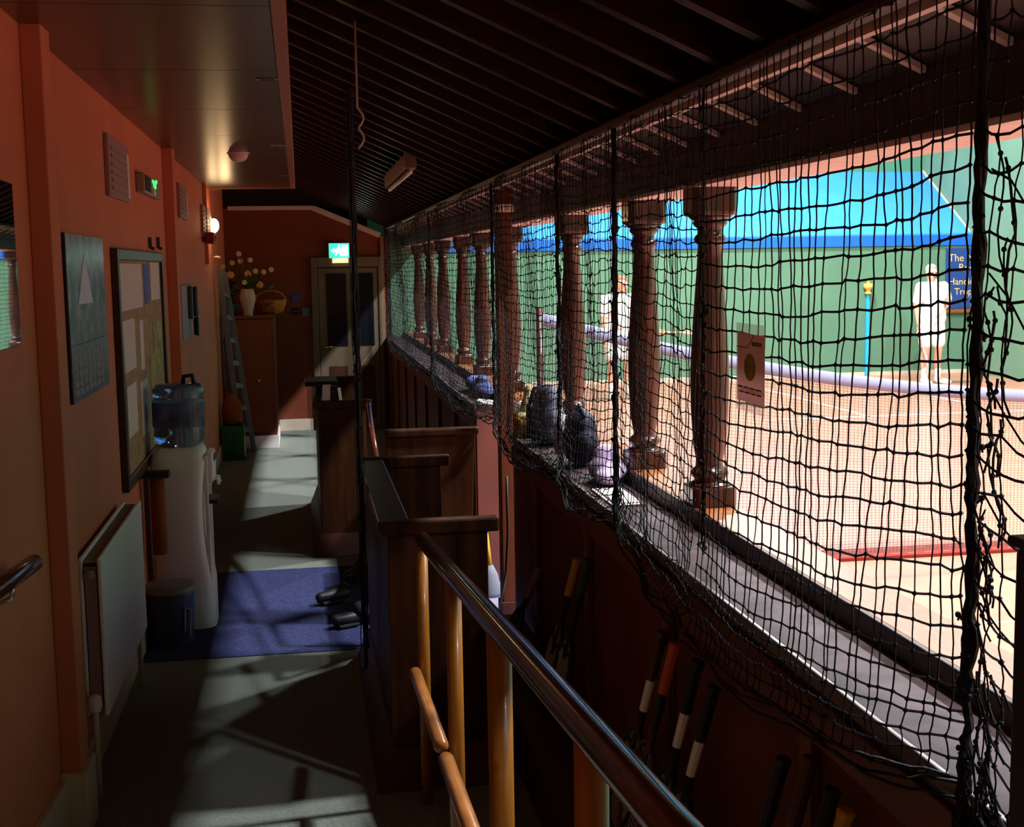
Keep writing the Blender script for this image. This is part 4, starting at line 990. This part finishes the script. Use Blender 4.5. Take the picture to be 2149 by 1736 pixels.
# bench between
bb = thing('bench', (.6, 6.4, 0), 'dark wooden bench end between the two pews next to the gate', 'bench')
MB().hexa([(.42,6.35,.006),(.80,6.35,.006),(.80,6.40,.006),(.42,6.40,.006),(.395,6.35,.96),(.84,6.35,.96),(.84,6.40,.96),(.395,6.40,.96)]).build('end_panel', M['pew'], bb, bevel=.004)
MB().box(.39, .86, 6.335, 6.415, .96, .995).build('cap', M['pew'], bb, bevel=.008)
MB().box(.42, .80, 6.40, 7.4, .40, .44).build('seat', M['pew'], bb, bevel=.004)
MB().box(.43, .79, 7.36, 7.40, .006, .40).build('seat_support', M['pew'], bb)
a = at(780, 905, Y=7.3); b = at(812, 1088, Y=6.0)
rl_ = thing('polished_rail', b, 'short polished sloping rail behind the cap of the nearer pew', 'rail')
MB().tube([at(773, 850, Y=7.7), a, b], .017, 10).build('rail', M['rail'], rl_, smooth=True)
MB().tube([(b.x, b.y, b.z-.01), (b.x, b.y, .16)], .014, 8).build('upright', M['frame'], rl_)
# papers on farther pew
q = at(697, 834, Y=8.07)
lf = thing('leaflet_holder', (q.x, 8.09, .98), 'white leaflets standing in a dark holder on the farther pew', 'leaflets')
xa, xb = at(675,834,Y=8.07).x, at(722,834,Y=8.07).x
MB().prism([(xa,8.06,.982),(xa+.05,8.05,.982),(xa+.06,8.05,1.08),(xa+.01,8.06,1.08)], (0,.004,0)).build('leaflet', M['white'], lf)
MB().prism([(xb-.03,8.04,.982),(xb-.012,8.06,.982),(xb-.02,8.06,1.06),(xb-.04,8.04,1.06)], (0,.004,0)).build('leaflet', M['white'], lf)
MB().box(xa+.055, xb-.04, 8.045, 8.09, .982, 1.07).build('holder', M['dark'], lf, bevel=.003)
tag(MB().box(.01, .22, 8.35, 8.70, 1.045, 1.075).box(.08, .12, 8.50, 8.55, .976, 1.045).build('dark_tray', M['dark'], bevel=.005), 'flat dark tray standing above the farther pew', 'tray')
# shoes on blue runner
def shoe(u, v, u2, v2, lb):
    a = at(u, v, Z=.05); b = at(u2, v2, Z=.05)
    t = thing('shoe', ((a.x+b.x)/2, (a.y+b.y)/2, .012), lb, 'shoe', 'dark shoes on the blue carpet')
    d = (b-a).normalized(); 
    MB().capsule(a, .026, b, .036, 10).build('upper', M['dark'], t, smooth=True)
    MB().beam(a+Vector((0,0,-.030)), b+Vector((0,0,-.030)), .075, .014).build('sole', M['rubber'], t, bevel=.004)
    MB().tube([b+Vector((.0,0,.03))-d*.03, b+Vector((.0,.01,.055)), b+Vector((0,0,.03))+d*.03], .010, 8).build('tongue', M['dark'], t, smooth=True)
shoe(672, 1254, 722, 1244, 'dark shoe on the blue carpet, leftmost of the group by the pew')
shoe(706, 1302, 748, 1294, 'dark shoe on the blue carpet nearest the camera')
shoe(730, 1208, 752, 1196, 'dark shoe at the far edge of the blue carpet group')
tag(MB().capsule(at(733,1270,Z=.06), .035, at(758,1280,Z=.08), .05, 10).build('shoe_bag', M['navy'], smooth=True), 'small dark shoe bag between the shoes and the pew', 'bag')

# ------------------------------------------------------------------ ramp balustrade
XB = .365
hb = thing('balustrade', (XB, 3.0, 0), 'polished dark handrail on orange posts running down beside the ramp', 'handrail')
r0, r1 = at(884, 1130, X=XB), at(1411, 1736, X=XB); rr = r1 + (r1-r0)*0.35
MB().tube([r0, r0.lerp(r1,.004), r0.lerp(r1,.35), r0.lerp(r1,.7), r1, rr], [.018,.024,.025,.025,.025,.025], 20).build('handrail', M['rail'], hb, smooth=True)
lo0, lo1 = at(908, 1472, X=XB-.012), at(998, 1710, X=XB-.012); lo2 = lo1+(lo1-lo0)*2.2
for u, w_, s_ in ((893, 26, 0), (957, 35, 0), (1050, 56, 0), (1240, 80, 0)):
    p_ = at(u, 1500, X=XB)
    r_ = .5*w_/F*p_.y
    t_ = (p_.y-r0.y)/(r1.y-r0.y); zt5 = r0.z+(r1.z-r0.z)*t_
    zb5 = max(0, (4.2-p_.y)*.089)
    MB().tube([(XB, p_.y, 0), (XB, p_.y, zt5-.01)], min(r_*1.0, .026), 16).build('post', M['post'], hb, smooth=True)
# lower rail pieces between posts with rounded ends
ys = [at(893,1500,X=XB).y, at(957,1500,X=XB).y, at(1050,1500,X=XB).y]
def lowpt(y_): 
    t_ = (y_-lo0.y)/(lo1.y-lo0.y); return lo0+(lo1-lo0)*t_
for (ya_, yb_) in ((ys[0]-.02, ys[1]+.05), (ys[1]-.03, ys[2]+.05), (ys[2]-.03, 1.95)):
    a = lowpt(ya_); b = lowpt(yb_); a.x = b.x = XB-.034
    d = (b-a).normalized()
    MB().tube([a, a+d*.006, a+d*.02, b-d*.02, b], [.008,.017,.021,.021,.015], 14).build('lower_rail', M['lowrail'], hb, smooth=True)
# gate posts, full height post
YGP = at(1058, 700, X=1.0).y; print('YGP', YGP)
gp_ = thing('gate_post', (.99, YGP, 0), 'tall dark square post at the gate gap, from floor to roof', 'post')
MB().box(.965, 1.04, YGP-.05, YGP+.05, 0, 2.17).build('shaft', M['panel_batten'], gp_, bevel=.005)
MB().box(.955, 1.05, YGP-.06, YGP+.06, 0, .10).build('foot', M['skirt'], gp_, bevel=.004)
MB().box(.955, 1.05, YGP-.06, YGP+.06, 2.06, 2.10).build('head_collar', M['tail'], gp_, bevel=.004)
jb = thing('gate', (1.0, 5.75, 0), 'narrow terracotta gate leaf standing open at the near side of the gap', 'gate')
MB().box(.97, 1.00, 5.74, 5.80, .04, .93).box(.97, 1.00, 5.90, 5.96, .04, .93).build('stile', M['panel_batten'], jb, bevel=.004)
MB().box(.975, .995, 5.80, 5.90, .08, .88).build('infill', M['panel'], jb)
# mop and cable by the gap
q = at(1030, 1236, Z=.05); 
mp_ = thing('floor_brush', (q.x, q.y, .012), 'small white bristled brush with yellow handle standing in the gate gap', 'brush')
hd = at(1020, 1120, Y=q.y)
MB().tube([(q.x, q.y, .16), (hd.x, q.y, hd.z)], .012, 8).build('handle', M['yellow2'], mp_, smooth=True)
MB().lathe([(.055,0),(.060,.02),(.04,.12),(.015,.17)], (q.x, q.y, .013), 14).build('bristles', mat('white_bristle', (0.15,0.16,0.2), 0.8), mp_, smooth=True)
cb_ = [at(1063, 1000, Y=5.98), at(1066, 1120, Y=5.98), at(1062, 1200, Y=5.98), at(1050, 1270, Y=6.2)]
for c_ in cb_: c_.x = min(c_.x, .945)
tag(MB().tube(cb_, .006, 8).build('cable', M['dark'], smooth=True), 'thin black cable hanging down the gate post', 'cable')
# ------------------------------------------------------------------ things on the shelf
def blob(name, pts, m, label, cat, group=None, vox=.008, sm=4):
    mb = MB()
    for p in pts: mb.ell(p[0], *p[1], 12, 8)
    t = fuse(mb, name, m, None, vox, sm); return tag(t, label, cat, group)
def onshelf(u, X_=1.05): return at(u, 900, X=X_).y
yb1 = onshelf(1150)
bp_ = thing('backpack', (1.05, yb1, ZSH), 'dark grey backpack standing on the gallery shelf behind the net', 'backpack')
o = blob('body', [((1.05,yb1,ZSH+.11),(.075,.13,.11)), ((1.055,yb1,ZSH+.18),(.060,.10,.085)), ((1.045,yb1,ZSH+.055),(.080,.135,.055))], M['greybag'], None, None); o.parent = bp_; o.matrix_parent_inverse = Matrix.Translation(bp_.location).inverted()
o = blob('front_pocket', [((1.0,yb1-.01,ZSH+.08),(.045,.10,.065))], M['navy'], None, None); o.parent = bp_; o.matrix_parent_inverse = Matrix.Translation(bp_.location).inverted()
for q_ in (-.05, .05): MB().tube([(1.04,yb1+q_,ZSH+.25),(1.0,yb1+q_,ZSH+.24),(.972,yb1+q_,ZSH+.15),(.975,yb1+q_,ZSH+.02)], .010, 8).build('strap', M['navy'], bp_, smooth=True)
yb2 = onshelf(1212)
bp2 = thing('sports_bag', (1.06, yb2, ZSH), 'rounded black and navy sports bag right of the grey backpack on the shelf', 'bag')
o = blob('body', [((1.06,yb2,ZSH+.09),(.075,.12,.09)), ((1.06,yb2-.01,ZSH+.155),(.062,.085,.065))], M['navy'], None, None); o.parent = bp2; o.matrix_parent_inverse = Matrix.Translation(bp2.location).inverted()
MB().tube([(1.06,yb2-.08,ZSH+.20),(1.06,yb2,ZSH+.235),(1.06,yb2+.08,ZSH+.20)], .008, 8).build('handle', M['greybag'], bp2, smooth=True)
MB().tube([(.99,yb2+.10,ZSH+.03),(.985,yb2+.10,ZSH+.12),(1.01,yb2+.08,ZSH+.19)], .012, 8).build('pale_strap', M['line'], bp2, smooth=True)['label'] = 'pale strap'
yb3 = onshelf(1262)
tag(blob('folded_cloth', [((1.07,yb3,ZSH+.045),(.07,.11,.045)), ((1.08,yb3+.05,ZSH+.08),(.05,.07,.05)), ((1.05,yb3-.08,ZSH+.03),(.05,.08,.03))], M['lilac'], None, None), 'lilac sweater heaped on the shelf right of the sports bag', 'sweater')
# yellow cloth draped at the end of the parapet
print('YG0', YG0)
yb4 = YG0+.01
tag(blob('yellow_towel', [((1.02,yb4-.07,ZSH+.05),(.05,.08,.05)), ((1.0,yb4+.02,ZSH+.06),(.045,.06,.055)), ((1.03,yb4+.02,ZSH+.12),(.035,.045,.06)), ((1.035,yb4+.03,ZSH+.18),(.022,.03,.05)), ((.975,yb4-.02,ZSH+.0),(.022,.06,.05)), ((.965,yb4-.10,ZSH-.03),(.018,.05,.06))], M['yellow'], None, None), 'pale yellow towel crumpled over the end of the shelf by the gate gap', 'towel')
tag(MB().tube([(.972,yb4-.02,ZSH+.02),(.968,yb4-.05,ZSH+.075),(.975,yb4-.10,ZSH+.07),(.968,yb4-.12,ZSH+.01)], .012, 8).build('mustard_strap', M['yellow2'], smooth=True), 'mustard strap looped over the yellow towel', 'strap')
tw = blob('white_towel', [((.985+.045*k,YG1+.035+.01*math.sin(k*2),ZSH+.012+.008*math.cos(k*1.7)),(.035,.05,.018)) for k in range(7)], M['white'], None, None, vox=.005)
tag(tw, 'white towel lying on the far shelf end beyond the gate gap', 'towel')
tag(blob('blue_reflection_lumps', [((1.07,7.6,ZSH+.04),(.06,.25,.04)), ((1.06,7.95,ZSH+.05),(.06,.2,.05)), ((1.08,7.75,ZSH+.08),(.04,.12,.04))], M['bluereflect'], None, None), 'blue lumps standing in for the court blue reflected on the far shelf', 'reflection')  # added lumps carry the blue reflection of the court on the shelf
ypp = onshelf(1262, .99)
tag(MB().box(.972, 1.075, 3.98, 4.30, ZSH+.001, ZSH+.006).box(.985,1.07,4.0,4.28,ZSH+.006,ZSH+.010).build('score_sheets', M['paper']), 'pale sheets of paper lying on the shelf left of the second column', 'paper')
# ------------------------------------------------------------------ rackets leaning below the shelf
tag(MB().box(.70, .935, .9, 5.6, .20, .235).box(.71,.74,1.0,5.5,0,.20).box(.90,.925,1.0,5.5,0,.20).build('racket_bench', M['pew'], bevel=.004), 'low dark wooden bench the rackets stand on below the gallery shelf', 'bench')
RK = [(1418,1350,'post','dark','frame','racket with bright orange grip leaning under the shelf', 'orange_g'),
      (1466,1385,'dark','white','navy','racket with black grip and white collar just right of the orange gripped one', None),
      (1499,1440,'dark','white','navy','racket with black grip and white collar, rightmost of the middle cluster', None),
      (1392,1325,'frame','white','dark','racket with dark brown grip and pale collar left of the orange gripped one', None),
      (1212,1172,'yellow2','dark','dark','racket with yellow grip leaning in the far shadow near the gate gap', None),
      (1133,1192,'niche','dark','dark','racket with greyish grip, farthest of all under the shelf', None),
      (1236,1172,'leaf','dark','dark','racket with dark green grip just right of the yellow gripped one', None),
      (1645,1590,'dark','dark','dark','racket with all black handle in the nearest cluster, leftmost', None),
      (1703,1588,'skirt','frame','frame','racket with dark red brown grip in the nearest cluster', None),
      (1748,1655,'rubber','dark','dark','racket with black grip right of the red brown one in the nearest cluster', None),
      (1778,1700,'yellow2','dark','frame','racket with olive yellow grip, rightmost of the nearest cluster', None)]
OG = mat('orange_grip', (0.60, 0.10, 0.015), 0.6)
for (u, v, g_, b_, f_, lb, sp) in RK:
    p = at(u, v, X=.925); 
    t = thing('tennis_racket', (p.x, p.y, p.z), lb, 'racket', 'rackets leaning under the gallery shelf')
    L_ = min(.70, (p.z-.24)*1.06)
    dz_ = p.z-.24; dx_ = -.13; dy_ = .06
    d_ = Vector((dx_, dy_, -dz_)); L_ = d_.length
    racket(t, p, d_, (0,1,0.05) if u not in (1703,) else (0.6,1,0), OG if sp else M[g_], M[b_], M[f_], L=max(.5, L_-.012))
# lean post near right frame edge
a = at(2130, 1160, Y=1.25); a.x = at(2120, 1400, Y=1.28).x+.012
pr = thing('corner_post', (a.x+.03, 1.25, .2), 'black upright post at the right frame edge in front of the net', 'post')
MB().box(a.x-.012, a.x+.06, 1.22, 1.28, .0, a.z).build('shaft', M['dark'], pr, bevel=.008)
MB().box(a.x-.018, a.x+.066, 1.214, 1.286, a.z, a.z+.012).build('cap', M['dark'], pr, bevel=.004)
